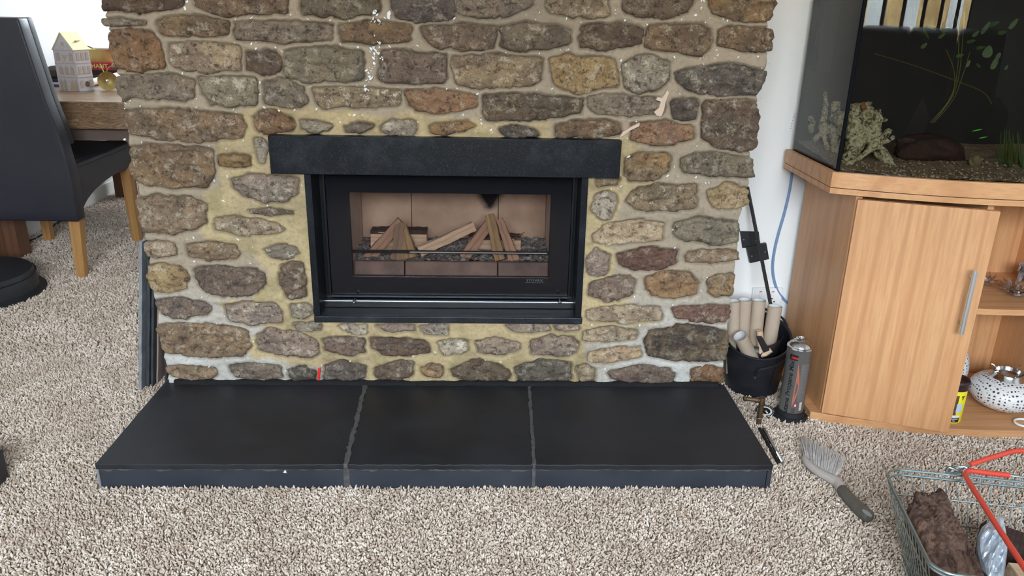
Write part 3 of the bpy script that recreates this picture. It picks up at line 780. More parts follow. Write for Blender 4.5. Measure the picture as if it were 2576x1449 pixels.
# ------------------------------------------------------------------ hearth of slate slabs
hx0, hx1, hD, hz = -0.8974, 0.6808, 0.4144, 0.0675
hearth = thing('hearth', (-.11, -.2, 0), 'raised black slate hearth of three slabs in front of the stone chimney breast', 'hearth')
j1f, j1b, j2f, j2b = pz(870,1166,hz)[0], pz(920,964,hz)[0], pz(1344,1169,hz)[0], pz(1331,966,hz)[0]
def slab(x0b, x1b, x0f, x1f):
    n = 40; V = []; Fc = []
    top = []
    # outline with a slightly uneven riven edge
    pf = [(x0f + (x1f - x0f) * i / n, -hD - .002 + .0014 * random.uniform(-1, 1)) for i in range(n + 1)]
    pb = [(x1b + (x0b - x1b) * i / n, .02) for i in range(n + 1)]
    P = pf + pb
    g = G(); g.prism([np.array([x, y_, hz - .014]) for x, y_ in P], (0, 0, .014)); return g
for (a, b, c, d) in ((hx0, j1b - .004, hx0, j1f - .005), (j1b + .004, j2b - .003, j1f + .005, j2f - .003), (j2b + .003, hx1, j2f + .003, hx1)):
    o = slab(a, b, c, d).ob('slate_slab', M_SLATE, hearth, bevel=.002)
for (a, b) in ((hx0 + .006, j1f - .006), (j1f + .006, j2f - .004), (j2f + .004, hx1 - .012)):
    g = G(); g.box((a, -hD + .002, .0), (b, -hD + .014, hz - .015)); g.ob('front_panel', M_SLATE_FRONT, hearth, bevel=.0015)
g = G(); g.box((hx1 - .011, -hD + .001, 0), (hx1, .0, hz - .015)); g.ob('end_panel', M_SLATE_FRONT, hearth, bevel=.0015)
g = G(); g.box((hx0, -hD + .001, 0), (hx0 + .005, .0, hz - .015)); g.ob('end_panel', M_BLUESLATE, hearth)
g = G(); g.box((hx0 + .02, -hD + .016, 0), (hx1 - .02, .0, hz - .016)); g.ob('core', M_JOINT, hearth)
g = G()
def ragged(a, b, wid, z0, z1, n=40):
    a = np.array(a, float); b = np.array(b, float); dv = (b - a) / np.linalg.norm(b - a); nv = np.array([-dv[1], dv[0]])
    L = [a + (b - a) * i / n + nv * wid * random.uniform(.6, 1.5) for i in range(n + 1)]
    R2 = [a + (b - a) * i / n - nv * wid * random.uniform(.6, 1.5) for i in range(n + 1)]
    g.prism([np.r_[p, z0] for p in L + R2[::-1]], (0, 0, z1 - z0))
ragged((j1f, -hD), (j1b, .0), .0055, hz - .012, hz + .0012)
ragged((j2f, -hD), (j2b, .0), .004, hz - .012, hz + .0008)
g.box((j1f - .007, -hD + .001, 0), (j1f + .007, -hD + .013, hz - .01)); g.box((j2f - .004, -hD + .001, 0), (j2f + .004, -hD + .013, hz - .01))
n = 160; P = [np.array([hx0 + .01 + (hx1 - hx0 - .02) * i / n, -hD - .0005, hz - .014 - random.uniform(.0, .004) - (0.004 if random.random() < .12 else 0)]) for i in range(n + 1)]
P2 = [np.array([hx1 - .01 - (hx1 - hx0 - .02) * i / n, -hD - .0005, hz - .0125]) for i in range(n + 1)]
g.prism(P + P2, (0, .006, 0))
g.ob('joint_mortar', M_JOINT, hearth)
# black joint where hearth meets the stones
g = G(); n = 120
P = [np.array([hx0 + .03 + (hx1 - hx0 - .05) * i / n, -.012 - random.uniform(0, .006), hz]) for i in range(n + 1)]
P2 = [np.array([hx1 - .02 - (hx1 - hx0 - .05) * i / n, .01, hz]) for i in range(n + 1)]
V = P + P2
g.prism(V, (0, 0, .010)); g.ob('black_sealant', M_SOOT, hearth)
g = G(); g.prism([pz(x, y, .0) * [1, 0, 1] + np.array([0, -hD - .0015, 0]) for x, y in ()] or [np.array([-.47, -hD - .001, .045]), np.array([-.462, -hD - .001, .044]), np.array([-.464, -hD - .001, .053])], (0, .004, 0)); g.ob('chip', M_WHITEINK, hearth)

# ------------------------------------------------------------------ granite surround
g = G(); g.box((-0.5451, -.03, .6664), (.3356, .03, .762)); o = g.ob('granite_lintel', M_GRANITE, bevel=.0015)
setp(o, 'long dark granite lintel spanning the top of the stove opening', 'lintel')
g = G(); g.box((-0.467, -.012, .2765), (-0.4495, .10, .6664)); o = g.ob('granite_jamb', M_GRANITE, bevel=.001)
setp(o, 'narrow upright granite slip on the left of the stove opening', 'surround')
g = G(); g.box((0.2415, -.012, .2765), (0.259, .10, .6664)); o = g.ob('granite_jamb', M_GRANITE, bevel=.001)
setp(o, 'narrow upright granite slip on the right of the stove opening', 'surround')
g = G(); g.box((-0.467, -.017, .257), (0.262, .10, .2765)); o = g.ob('granite_sill', granite('speckled_granite', rgb(34, 36, 40), rgb(92, 96, 102), .3, .2), bevel=.003)
setp(o, 'thin speckled granite sill under the glass fronted stove', 'sill')

# ------------------------------------------------------------------ wood stove
GY = .078
stove = thing('wood_stove', (-.10, .1, .2765), 'inset black wood stove with a wide glass door and split logs inside', 'stove')
gx0, gx1 = py(828, 600, GY)[0], py(1433, 600, GY)[0]
gz0, gz1 = py(1130, 742, GY)[2], .664
wx0, wx1 = py(883, 600, GY)[0], py(1383, 600, GY)[0]
wz0, wz1 = py(1130, 697, GY)[2], py(1130, 486, GY)[2]
# outer steel frame: cheeks and ring
g = G()
for s in (0, 1):
    xa, xb = (-.4495, gx0 - .001) if s == 0 else (gx1 + .001, .2415)
    g.box((xa, GY + .004, .2765), (xb, GY + .02, .6664))
g.box((gx0, GY + .012, .2765), (gx1, GY + .02, gz0 + .002))
g.ob('steel_frame', M_BLACK_STEEL, stove)
for s in (-1, 1):
    x = gx0 - .004 if s < 0 else gx1 + .004
    g = G(); g.box((x - .003, GY - .012, .2765 + .03), (x + .003, GY + .006, .6664)); g.ob('frame_edge', M_BLACK_STEEL, stove, bevel=.001)
# glass door: printed black border ring with a clear pane in it
def ring(x0, x1, z0, z1, X0, X1, Z0, Z1, y0, y1, name, mat, par, bevel=0):
    g = G()
    a = [(x0, z0), (x1, z0), (x1, z1), (x0, z1)]; b = [(X0, Z0), (X1, Z0), (X1, Z1), (X0, Z1)]
    V = [(p[0], y0, p[1]) for p in a + b] + [(p[0], y1, p[1]) for p in a + b]; Fc = []
    for i in range(4):
        j = (i + 1) % 4
        Fc += [(i, j, 4 + j, 4 + i), (8 + i, 12 + i, 12 + j, 8 + j), (i, 8 + i, 8 + j, j), (4 + i, 4 + j, 12 + j, 12 + i)]
    g.add(V, Fc); return g.ob(name, mat, par, bevel=bevel)
door = ring(wx0, wx1, wz0, wz1, gx0, gx1, gz0, gz1, GY - .004, GY + .002, 'door', M_BLACK_GLASS, stove)
g = G(); g.box((wx0, GY - .003, wz0), (wx1, GY - .0005, wz1)); g.ob('glass_pane', M_STOVEGLASS, door)
ring(wx0 + .001, wx1 - .001, wz0 + .001, wz1 - .001, wx0 - .012, wx1 + .012, wz0 - .012, wz1 + .012, GY + .003, GY + .012, 'door_seal', M_BLACK_STEEL, door)
g = G(); g.box((gx0, GY - .006, gz0 - .006), (gx1, GY + .004, gz0 - .001)); g.ob('door_lip', M_STEEL if False else simple('lip_highlight', rgb(96, 100, 110), .3, .8), door)  # grey metal puts the highlight under the door into the colour
# air control box under the door with two pegs
g = G(); g.box((gx0 - .022, GY - .030, .2768), (gx1 + .021, GY + .01, gz0 - .010)); tray = g.ob('air_control_box', M_BLACK_STEEL, stove, bevel=.002)
g = G(); g.tube([(gx0 - .018, GY - .028, gz0 - .0095), (gx1 + .018, GY - .028, gz0 - .0095)], .0022, 8); g.ob('front_edge', simple('edge_highlight', rgb(130, 134, 142), .35, .9), tray)  # pale tube paints a highlight along the front edge of the box
for X in (892, 1408):
    p = py(X, 757, GY - .034)
    g = G(); g.tube([(p[0], GY - .028, p[2] + .004), (p[0], GY - .044, p[2] + .003)], .0035, 10); kb = g.ob('peg', M_BLACK_STEEL, stove, True)
    g = G(); g.lathe([(0, -.004), (.0035, -.003), (.0045, 0), (.0035, .003), (0, .004)], (p[0], GY - .046, p[2]), 12); g.ob('knob_tip', M_CHROME, kb, True)
# fire box
fx0, fx1 = wx0 - .004, wx1 + .004
FB = .30
fz0, fz1 = wz0 - .005, wz1 + .01
g = G(); g.box((fx0 - .02, GY + .013, fz0 - .02), (fx1 + .02, FB + .03, fz0)); g.ob('firebox_floor', M_FIREBRICK, stove)
g = G(); g.box((fx0 - .02, GY + .05, fz1 + .02), (fx1 + .02, FB + .03, fz1 + .03)); g.ob('baffle', M_SOOT, stove)
for s, nm in ((0, 'side_board'), (1, 'side_board')):
    x = fx0 - .018 if s == 0 else fx1
    g = G(); g.box((x, GY + .013, fz0), (x + .018, FB, fz1 + .02)); g.ob(nm, M_VERM, stove)
bx = [fx0, py(1036, 560, FB)[0], py(1253, 560, FB)[0], fx1]
t = NT('sooted_back_board'); v = t.geo()
# soot plume of its own shape above the right hand logs
pl = py(1232, 510, FB)
sx = t.n('ShaderNodeSeparateXYZ'); t.l(v, sx.inputs[0])
def mth(op, a, b=None):
    d = t.n('ShaderNodeMath', operation=op)
    for i, q in enumerate((a, b)):
        if q is None: continue
        if isinstance(q, (int, float)): d.inputs[i].default_value = q
        else: t.l(q, d.inputs[i])
    return d.outputs[0]
dx = mth('ABSOLUTE', mth('SUBTRACT', sx.outputs[0], float(pl[0])))
dz = mth('MAXIMUM', mth('SUBTRACT', sx.outputs[2], float(pl[2] - .030)), 0.0)
wd = mth('ADD', mth('MULTIPLY', dz, .62), .008)
q = mth('DIVIDE', mth('SUBTRACT', mth('ADD', wd, mth('MULTIPLY', t.noise(v, 40, 3), .016)), dx), .026)
hgt = mth('MULTIPLY', mth('MINIMUM', mth('MAXIMUM', q, 0.0), 1.0), mth('MINIMUM', mth('MULTIPLY', dz, 60.0), 1.0))
base = t.ramp(t.noise(v, 12, 5, .6), [(0.3, rgb(176, 146, 122)), (0.7, rgb(206, 176, 150))])
base = t.mix(t.ramp(t.noise(v, 300, 2), [(0.3, (.4,) * 3 + (1,)), (0.45, BW[0][1])]), base, rgb(186, 160, 142))
sm = t.ramp(t.noise(v, 9, 2, .5), [(0.5, BW[0][1]), (0.75, (.55,) * 3 + (1,))])
base = t.mix(sm, base, rgb(160, 136, 120))
t.col(t.mix(hgt, base, rgb(30, 28, 32)))
M_BACKB = t.fin(.9, 0, .1, t.bump(t.noise(v, 260, 3), .3, .001))
for a, b in zip(bx[:-1], bx[1:]):
    g = G(); g.box((a + .0012, FB, fz0 + .03), (b - .0012, FB + .018, fz1 + .02)); g.ob('back_board', M_BACKB, stove)
# lower ledge along the back, ash bed, front log guard bricks, guard bar
zl = py(1130, 598, FB)[2]
g = G(); g.box((fx0, FB - .012, fz0), (fx1, FB, zl)); g.ob('back_ledge', M_FIREBRICK, stove)
gz = py(1130, 656, GY + .045)[2]
kx = [fx0 + .001, py(1018, 675, GY + .03)[0], py(1252, 675, GY + .03)[0], fx1 - .001]
for a, b in zip(kx[:-1], kx[1:]):
    g = G(); g.prism([np.array([a + .0015, GY + .022, fz0]), np.array([a + .0015, GY + .048, fz0]), np.array([a + .0015, GY + .048, gz]), np.array([a + .0015, GY + .034, gz])], (b - a - .003, 0, 0))
    g.ob('guard_brick', M_FIREBRICK, stove, bevel=.003)
nA, mA = 120, 50
X, Yg = np.meshgrid(np.linspace(fx0, fx1, nA), np.linspace(GY + .046, FB - .01, mA))
Z = gz - .010 + (Yg - GY) * .13 + (fbm(X * 24, Yg * 30, 31, 4) - .5) * .03 + (fbm(X * 110, Yg * 110, 33, 3) - .5) * .016
V = np.stack([X.ravel(), Yg.ravel(), Z.ravel()], 1); ii = np.arange(nA * mA).reshape(mA, nA)
o = mk('ash_bed', V, np.stack([ii[:-1, :-1].ravel(), ii[:-1, 1:].ravel(), ii[1:, 1:].ravel(), ii[1:, :-1].ravel()], 1).tolist(), M_ASH, stove, True); o['kind'] = 'stuff'
def ashz(x, y): return float(gz - .010 + (y - GY) * .13)
g = G()
for i in range(90):
    x = random.uniform(fx0 + .01, fx1 - .01); y = random.uniform(GY + .05, GY + .13); r = random.uniform(.003, .006)
    g.lathe([(0, -r), (r, 0), (0, r * .8)], (x, y, ashz(x, y) + r * .6), 5)
o = g.ob('ash_lump', M_ASH, stove); o['kind'] = 'stuff'
p0, p1 = py(888, 632, GY + .028), py(1381, 637, GY + .028)
g = G(); g.box((wx0 - .004, p0[1] - .002, p0[2] - .004), (wx1 + .004, p0[1] + .003, p0[2] + .004)); gb = g.ob('guard_bar', M_BLACK_STEEL, stove)
g = G(); pm = py(1030, 633, GY + .02); g.box((pm[0], GY + .024, p0[2] - .0012), (wx1 - .004, GY + .0262, p0[2] + .0012)); g.ob('bright_strip', M_STEEL, gb)

def text_mesh(s, size, depth=.0003, bold=0.0, align='CENTER', spacing=1.0):
    c = bpy.data.curves.new('lettering', 'FONT'); c.body = s; c.size = size; c.extrude = depth; c.align_x = align; c.align_y = 'CENTER'
    c.offset = bold; c.resolution_u = 3; c.space_character = spacing
    o = bpy.data.objects.new('lettering', c); COL.objects.link(o)
    dg = bpy.context.evaluated_depsgraph_get(); me = bpy.data.meshes.new_from_object(o.evaluated_get(dg))
    V = np.array([tuple(v.co) for v in me.vertices]).reshape(-1, 3); Fc = [tuple(p.vertices) for p in me.polygons]
    bpy.data.objects.remove(o); bpy.data.curves.remove(c); bpy.data.meshes.remove(me)
    return V, Fc
def text_plane(s, size, c, ux, uz, mat, parent, name='lettering', bold=0, spacing=1.0, sx=1.0):
    V, Fc = text_mesh(s, size, .0003, bold, 'CENTER', spacing)
    ux = np.array(ux, float); uz = np.array(uz, float); ux /= np.linalg.norm(ux); uz /= np.linalg.norm(uz); nn = np.cross(ux, uz)
    W = np.array(c)[None] + V[:, :1] * ux * sx + V[:, 1:2] * uz + V[:, 2:3] * nn
    return mk(name, W, Fc, mat, parent)
p = py(1345, 706, GY - .0045)
text_plane('STOVAX', .0095, (p[0], GY - .0046, p[2]), (1, 0, 0), (0, 0, 1), M_BADGE, door, sx=1.15, spacing=1.15)
g = G(); g.box((p[0] - .026, GY - .0048, p[2] - .0062), (p[0] + .027, GY - .0042, p[2] - .0056)); g.ob('underline', M_BADGE, door)

# split logs in the stove: a tapered, slightly warped billet between two photo points
def billet(a, b, w0_, w1_, th, mat, label, name='split_log', jag=.0, twist=0.0, nd=(0, -1, 0), group='split logs stacked in the stove'):
    a = np.array(a, float); b = np.array(b, float); L = np.linalg.norm(b - a); X = (b - a) / L
    N = np.array(nd, float); N = N - X * (X @ N); N /= np.linalg.norm(N); Yv = np.cross(N, X)
    n = 14; g = G(); V = []; Fc = []
    sec = [(-.5, -.5), (-.1, -.56), (.5, -.42), (.52, .1), (.5, .5), (0, .56), (-.5, .44), (-.55, 0)]
    sd = random.randint(0, 999)
    for i in range(n + 1):
        t_ = i / n; w = w0_ * (1 - t_) + w1_ * t_; q = twist * t_
        for k, (u, v_) in enumerate(sec):
            jx = (float(vnoise(k * 3.1, sd)) - .5) * jag if i in (0, n) else 0
            du = (float(vnoise(t_ * 6 + k, sd)) - .5) * .12
            uu = (u + du) * math.cos(q) - (v_ * .8 + du) * math.sin(q); vv_ = (u + du) * math.sin(q) + (v_ + du) * math.cos(q)
            V.append((t_ * L + jx, uu * w, vv_ * th))
    m_ = len(sec)
    for i in range(n):
        for k in range(m_): Fc.append((i * m_ + k, i * m_ + (k + 1) % m_, (i + 1) * m_ + (k + 1) % m_, (i + 1) * m_ + k))
    Fc.append(tuple(range(m_))[::-1]); Fc.append(tuple(n * m_ + k for k in range(m_)))
    me = bpy.data.meshes.new(name); me.from_pydata(V, [], Fc); me.materials.append(mat); me.update()
    bm = bmesh.new(); bm.from_mesh(me); bmesh.ops.recalc_face_normals(bm, faces=bm.faces); bm.to_mesh(me); bm.free()
    o = bpy.data.objects.new(name, me); COL.objects.link(o)
    M = Matrix.Identity(4)
    for i in range(3): M[i][0], M[i][1], M[i][2], M[i][3] = X[i], Yv[i], N[i], a[i]
    o.matrix_world = M
    setp(o, label, 'log', group); return o
def blk(x0, x1, ytop, ybot, Y, mat, th, label, barkm):
    a = py(x0, (ytop + ybot) / 2, Y); b = py(x1, (ytop + ybot) / 2 + (x1 - x0) * .012, Y); h = py(x0, ytop, Y)[2] - py(x0, ybot, Y)[2]
    o = billet(a, b, h, h * .96, th, mat, label)
    me = bpy.data.meshes.new('bark'); L = np.linalg.norm(b - a)
    V = []; n = 12
    for i in range(n + 1):
        for (u, v_) in ((.46, .56), (.57 + random.uniform(-.02, .04), .50), (.58 + random.uniform(-.02, .04), -.5), (.46, -.56)):
            V.append((i / n * L, u * h, v_ * th))
    Fc = []
    for i in range(n):
        for k in range(4): Fc.append((i * 4 + k, i * 4 + (k + 1) % 4, i * 4 + 4 + (k + 1) % 4, i * 4 + 4 + k))
    Fc += [(0, 1, 2, 3), tuple(n * 4 + k for k in (3, 2, 1, 0))]
    me.from_pydata(V, [], Fc); me.materials.append(barkm); me.update()
    bm = bmesh.new(); bm.from_mesh(me); bmesh.ops.recalc_face_normals(bm, faces=bm.faces); bm.to_mesh(me); bm.free()
    c = bpy.data.objects.new('bark', me); COL.objects.link(c); c.parent = o
    return o
blk(936, 1075, 580, 647, .235, M_LOG_PALE, .045, 'pale split log lying level behind the left stack in the stove', M_BARK_D)
blk(1179, 1309, 595, 645, .235, M_LOG_PALE, .045, 'pale split log lying level behind the right stack in the stove', M_BARK)
def lg(p, q, Yp, Yq, wp, wq, mat, label, th=.022, jag=.006, **k):
    a = py(p[0], p[1], Yp); b = py(q[0], q[1], Yq)
    s = (Yp + 2) / F_PX * 1.06
    return billet(a, b, wp * s, wq * s, th, mat, label, jag=jag, **k)
lg((925, 652), (1010, 556), .165, .20, 26, 24, M_LOG_PINK, 'pinkish split log leaning right up to the peak of the left stack')
lg((996, 652), (1007, 566), .14, .175, 25, 24, M_LOG_GREY, 'greyish splintered log standing nearly upright in the left stack', jag=.012)
lg((1032, 650), (1014, 568), .14, .18, 38, 18, M_LOG_YEL, 'brown wedge shaped log at the right of the left stack', jag=.008)
lg((1055, 632), (1193, 568), .15, .18, 24, 23, M_LOG_PALE, 'long pale split log slanting up between the two stacks')
lg((1165, 650), (1230, 563), .15, .19, 26, 24, M_LOG_PINK, 'pinkish split log leaning right in the right stack')
lg((1258, 656), (1232, 541), .135, .185, 25, 22, M_LOG_YEL, 'yellow mossy log standing in front of the right stack', th=.03)
lg((1294, 655), (1257, 551), .14, .18, 27, 15, M_LOG_PINK, 'pinkish log slanting down to the right in the right stack')
for _i, (a, b) in enumerate((((1290, 598), (1316, 590)), ((1285, 602), (1320, 584)), ((1288, 596), (1308, 592)))):
    g = G(); g.tube([py(*a, .21), py(*b, .20)], .0012, 5); o = g.ob('bark_strip', M_BARK); setp(o, '%s curl of loose bark behind the right stack of logs' % ('upper', 'longest', 'shortest')[_i], 'bark', 'bark curls in the stove')

# ================================================================== LEFT SIDE
# ------------------------------------------------------------------ slates leaning by the breast
def slate_sheet(x0, x1, y0, ztop, mat, name, label, lean=.0):
    g = G(); V = []
    n = 12; P = []
    for i in range(n + 1):
        P.append((y0 + random.uniform(-.0015, .0015), ztop * i / n))
    P += [(y0 + .34, ztop - .02), (y0 + .34, 0)]
    g.prism([np.array([x0 + lean * z_, y_, z_]) for y_, z_ in P], (x1 - x0, 0, 0))
    return setp(g.ob(name, mat), label, 'slate' if 'slate' in name else 'board')
_t = py(361, 612, .075); _b = pz(358, 985, 0); LN = float((_t[0] - _b[0]) / _t[2])
slate_sheet(-1.006, -.998, .066, .455, M_BLUESLATE, 'slate_sheet', 'outermost pale blue slate sheet leaning beside the left corner of the chimney breast', LN)
for i in range(4):
    o = slate_sheet(-.996 + i * .0055, -.9915 + i * .0055, .095 + random.uniform(-.006, .006), .40 - i * .006, M_DARKSLATE, 'slate_sheet', ('%s dark slate in the thin stack behind the pale blue sheet' % ('leftmost', 'second', 'third', 'rightmost')[i]), LN)
    o['group'] = 'dark slates stacked on edge'
slate_sheet(-.9735, -.969, .112, .36, simple('brown_hardboard', rgb(150, 130, 120), .8), 'hardboard_strip', 'thin brown board edge standing between the dark slates', LN)
slate_sheet(-.958, -.952, .135, .30, M_DARKSLATE, 'slate_sheet', 'dark slate sheet standing closest to the chimney breast corner', LN * .8)

# ------------------------------------------------------------------ dining chair seen from behind
ch = thing('dining_chair', (-1.84, 1.3, 0), 'black leather dining chair with tall tapered back and light oak legs', 'chair')
CXR, CXL = -1.605, -2.06
# curved backrest: profile of (z, y of rear face, half-width)
def back_shell(name, dy0, dy1, prof, mat, par, shrink=0.0):
    V = []; Fc = []; nW = 10; n = len(prof)
    cx = (CXR + CXL) / 2
    for face, dy in ((0, dy0), (1, dy1)):
        for (z, y, hw) in prof:
            for k in range(nW + 1):
                u = -1 + 2 * k / nW
                V.append((cx + u * (hw - shrink), y + dy + .012 * (1 - u * u) * (1 if face else -1) * -.5, z))
    def I(f, i, k): return f * n * (nW + 1) + i * (nW + 1) + k
    for i in range(n - 1):
        for k in range(nW):
            Fc.append((I(0, i, k), I(0, i, k + 1), I(0, i + 1, k + 1), I(0, i + 1, k)))
            Fc.append((I(1, i, k + 1), I(1, i, k), I(1, i + 1, k), I(1, i + 1, k + 1)))
        for k in (0, nW):
            q = (I(0, i, k), I(1, i, k), I(1, i + 1, k), I(0, i + 1, k)); Fc.append(q)
    for k in range(nW):
        Fc.append((I(0, 0, k), I(1, 0, k), I(1, 0, k + 1), I(0, 0, k + 1))); Fc.append((I(0, n - 1, k), I(0, n - 1, k + 1), I(1, n - 1, k + 1), I(1, n - 1, k)))
    o = mkr(name, V, Fc, mat, par, True)
    b = o.modifiers.new('bevel', 'BEVEL'); b.width = .008; b.segments = 3; b.limit_method = 'ANGLE'; b.angle_limit = math.radians(50)
    return o
prof = []
for i in range(19):
    t_ = i / 18; z = .245 + (1.0 - .245) * t_
    y = 1.045 - .012 * t_ + .05 * math.sin(t_ * math.pi) * -.35 - .085 * max(0, t_ - .45)
    hw = .236 + .012 * math.sin(min(1, t_ * 1.6) * math.pi) - .062 * max(0, t_ - .25) - .028 * max(0, t_ - .7)
    prof.append((z, y, hw))
back_shell('backrest', -.03, .035, prof, M_LEATHER, ch)
fp = [(z, y, hw) for (z, y, hw) in prof if z > .50]
back_shell('front_padding', .034, .075, fp, simple('dark_green_black_piping', rgb(26, 30, 38), .5), ch, .004)
g = G(); g.box((CXL + .01, 1.06, .36), (CXR - .008, 1.60, .468)); g.ob('seat', M_LEATHER, ch, bevel=.02, seg=4)
for x in (CXL + .012, CXR - .018):
    P = [np.array([x, 1.05, .25])]
    for i in range(11):
        a = i / 10 * math.pi / 2
        P.append(np.array([x, 1.10 + .42 * math.sin(a) * .95, .25 + .105 * (1 - math.cos(a)) ** .7 if i else .25]))
    P = [np.array([x, 1.05, .25]), np.array([x, 1.085, .25])]
    for i in range(1, 12):
        a = i / 11 * math.pi / 2
        P.append(np.array([x, 1.085 + .40 * (1 - math.cos(a)), .25 + .105 * math.sin(a)]))
    P += [np.array([x, 1.60, .355]), np.array([x, 1.60, .44]), np.array([x, 1.05, .44])]
    g = G(); g.prism(P, (.012, 0, 0)); g.ob('side_skirt', M_LEATHER, ch)
def cleg(x, y, x2, y2, ztop, w, w2, mat=M_OAK):
    g = G(); a = [(-1, -1), (1, -1), (1, 1), (-1, 1)]
    V = [(x2 + u * w2, y2 + v_ * w2, 0.0) for u, v_ in a] + [(x + u * w, y + v_ * w, ztop) for u, v_ in a]
    g.add(V, [(3, 2, 1, 0), (4, 5, 6, 7), (0, 1, 5, 4), (1, 2, 6, 5), (2, 3, 7, 6), (3, 0, 4, 7)]); return g
cleg(-1.632, 1.075, -1.640, 1.06, .26, .022, .017).ob('leg', M_OAK, ch, bevel=.002)
cleg(-2.035, 1.075, -2.03, 1.06, .26, .022, .017).ob('leg', M_OAK, ch, bevel=.002)
cleg(-1.632, 1.565, -1.632, 1.57, .36, .022, .017).ob('leg', M_OAK, ch, bevel=.002)
cleg(-2.035, 1.565, -2.035, 1.57, .36, .022, .017).ob('leg', M_OAK, ch, bevel=.002)

# ------------------------------------------------------------------ dining table
TZ = .684
tb = thing('dining_table', (-1.6, 1.9, 0), 'thick marbled walnut dining table behind the black chair', 'table')
g = G(); g.box((-2.10, 1.205, TZ - .107), (-1.02, 2.62, TZ)); g.ob('tabletop', M_TABLE, tb, bevel=.003)
g = G(); g.box((-2.04, 1.26, TZ - .16), (-1.10, 2.56, TZ - .107)); g.ob('apron', simple('dark_brown_apron', rgb(112, 94, 86), .6), tb)
for x, y in ((-2.055, 1.33), (-1.12, 1.33), (-2.055, 2.45), (-1.12, 2.45)):
    g = G(); g.box((x - .045, y - .045, 0), (x + .045, y + .045, TZ - .107)); g.ob('leg', M_TLEG, tb, bevel=.003)

# house shaped tin
hA, hB, hC = pz(150, 228, TZ), pz(202, 231, TZ), pz(224, 226, TZ)
ht = thing('house_tin', hB, 'pale grey house shaped tin with cream roof on the dining table', 'tin')
ex = (hB - hA); wA = np.linalg.norm(ex); ex /= wA; ey = np.array([-ex[1], ex[0], 0]); wB = .085
if ey[1] < 0: ey = -ey
b0, ztop, zr = hA, .135 + TZ, .215 + TZ
zt = py(137, 124, hA[1])[2]; zr = zt + .068
def HP(u, v_, z): return b0 + ex * u * wA + ey * v_ * wB + np.array([0, 0, z - TZ])
g = G(); g.prism([HP(0, 0, TZ), HP(1, 0, TZ), HP(1, 0, zt), HP(.5, 0, zr), HP(0, 0, zt)], ey * wB); g.ob('body', M_HOUSE, ht, bevel=.001)
g = G()
for s in (0, 1):
    q = [HP(s, -.04, zt - .002), HP(.5, -.04, zr + .002), HP(.5, 1.04, zr + .002), HP(s, 1.04, zt - .002)]
    nrm = np.cross(q[1] - q[0], q[3] - q[0]); nrm /= np.linalg.norm(nrm); nrm *= (1 if nrm[2] > 0 else -1)
    g.prism(q, nrm * .003)
rf = g.ob('roof', M_CREAM, ht)
c = HP(.78, .62, zt + (zr - zt) * .44); g = G(); g.box(tuple(c - [.003, .016, -.003]), tuple(c + [.005, .016, .007])); g.ob('coin_slot', M_INK if False else M_GOLDLINE, rf)
def tin_front(u0, u1, z0, z1, mat, nm, th=.0012, arch=False):
    P = [HP(u0, 0, z0), HP(u1, 0, z0), HP(u1, 0, z1)]
    if arch: P.append(HP((u0 + u1) / 2, 0, z1 + (z1 - z0) * .3))
    P.append(HP(u0, 0, z1)); g = G(); g.prism([p - ey * .0002 for p in P], -ey * th); return g.ob(nm, mat, ht)
def tin_side(v0, v1, z0, z1, mat, nm, th=.0012):
    P = [HP(1, v0, z0), HP(1, v1, z0), HP(1, v1, z1), HP(1, v0, z1)]; g = G(); g.prism([p + ex * .0002 for p in P], ex * th); return g.ob(nm, mat, ht)
hh = (zt - TZ) / 3
for k in (1, 2, 3):
    z = TZ + hh * k - (.004 if k == 3 else 0)
    tin_front(0, 1, z, z + .0025, M_GOLDLINE, 'gold_band'); tin_side(0, 1, z, z + .0025, M_GOLDLINE, 'gold_band')
M_PANEL = simple('tin_window_print', rgb(176, 166, 168), .5)
for (u0, u1, k) in ((.10, .28, 2), (.72, .90, 2), (.16, .34, 1), (.42, .60, 1), (.68, .86, 1), (.08, .22, 0), (.26, .40, 0), (.80, .92, 0)):
    a = TZ + hh * k + hh * (.2 if k else .02); b = TZ + hh * k + hh * (.68)
    tin_front(u0, u1, a, b, M_GOLDLINE, 'window_print', .0010, True); tin_front(u0 + .03, u1 - .03, a + .004, b - .002, M_PANEL, 'window_print', .0016, True)
for k in (0, 1, 2):
    for v_ in (.10, .40, .70):
        if k == 0 and v_ == .40: continue
        tin_side(v_, v_ + .2, TZ + hh * k + hh * .25, TZ + hh * k + hh * .8, M_GOLDLINE, 'window_print'); tin_side(v_ + .03, v_ + .17, TZ + hh * k + hh * .3, TZ + hh * k + hh * .75, M_PANEL, 'window_print', .0018)
cc0 = HP(1, .55, TZ + hh * .5); g = G(); g.lathe([(0, 0), (.012, 0), (.012, .002), (0, .002)], cc0, 20, ex); g.ob('round_badge', M_OLDBRASS, ht)
g = G(); g.prism([HP(.55, 0, TZ + .006) - ey * .0002, HP(.85, 0, TZ + .006) - ey * .0002, HP(.70, 0, TZ + hh * .85) - ey * .0002], -ey * .0015); g.ob('tree_print', M_GOLDLINE, ht)
g = G(); c = HP(.5, 0, zt + .024); g.lathe([(0, 0), (.009, 0), (.009, .001), (0, .001)], c, 8, -ey); g.ob('gable_print', M_GOLDLINE, ht)
g = G(); c = HP(.5, 0, TZ + hh * 2.45); g.prism([c + ex * .014 + [0, 0, .010] - ey * .0002, c - ex * .014 + [0, 0, .010] - ey * .0002, c - [0, 0, .014] - ey * .0002], -ey * .001); g.ob('heart_print', M_GOLDLINE, ht)

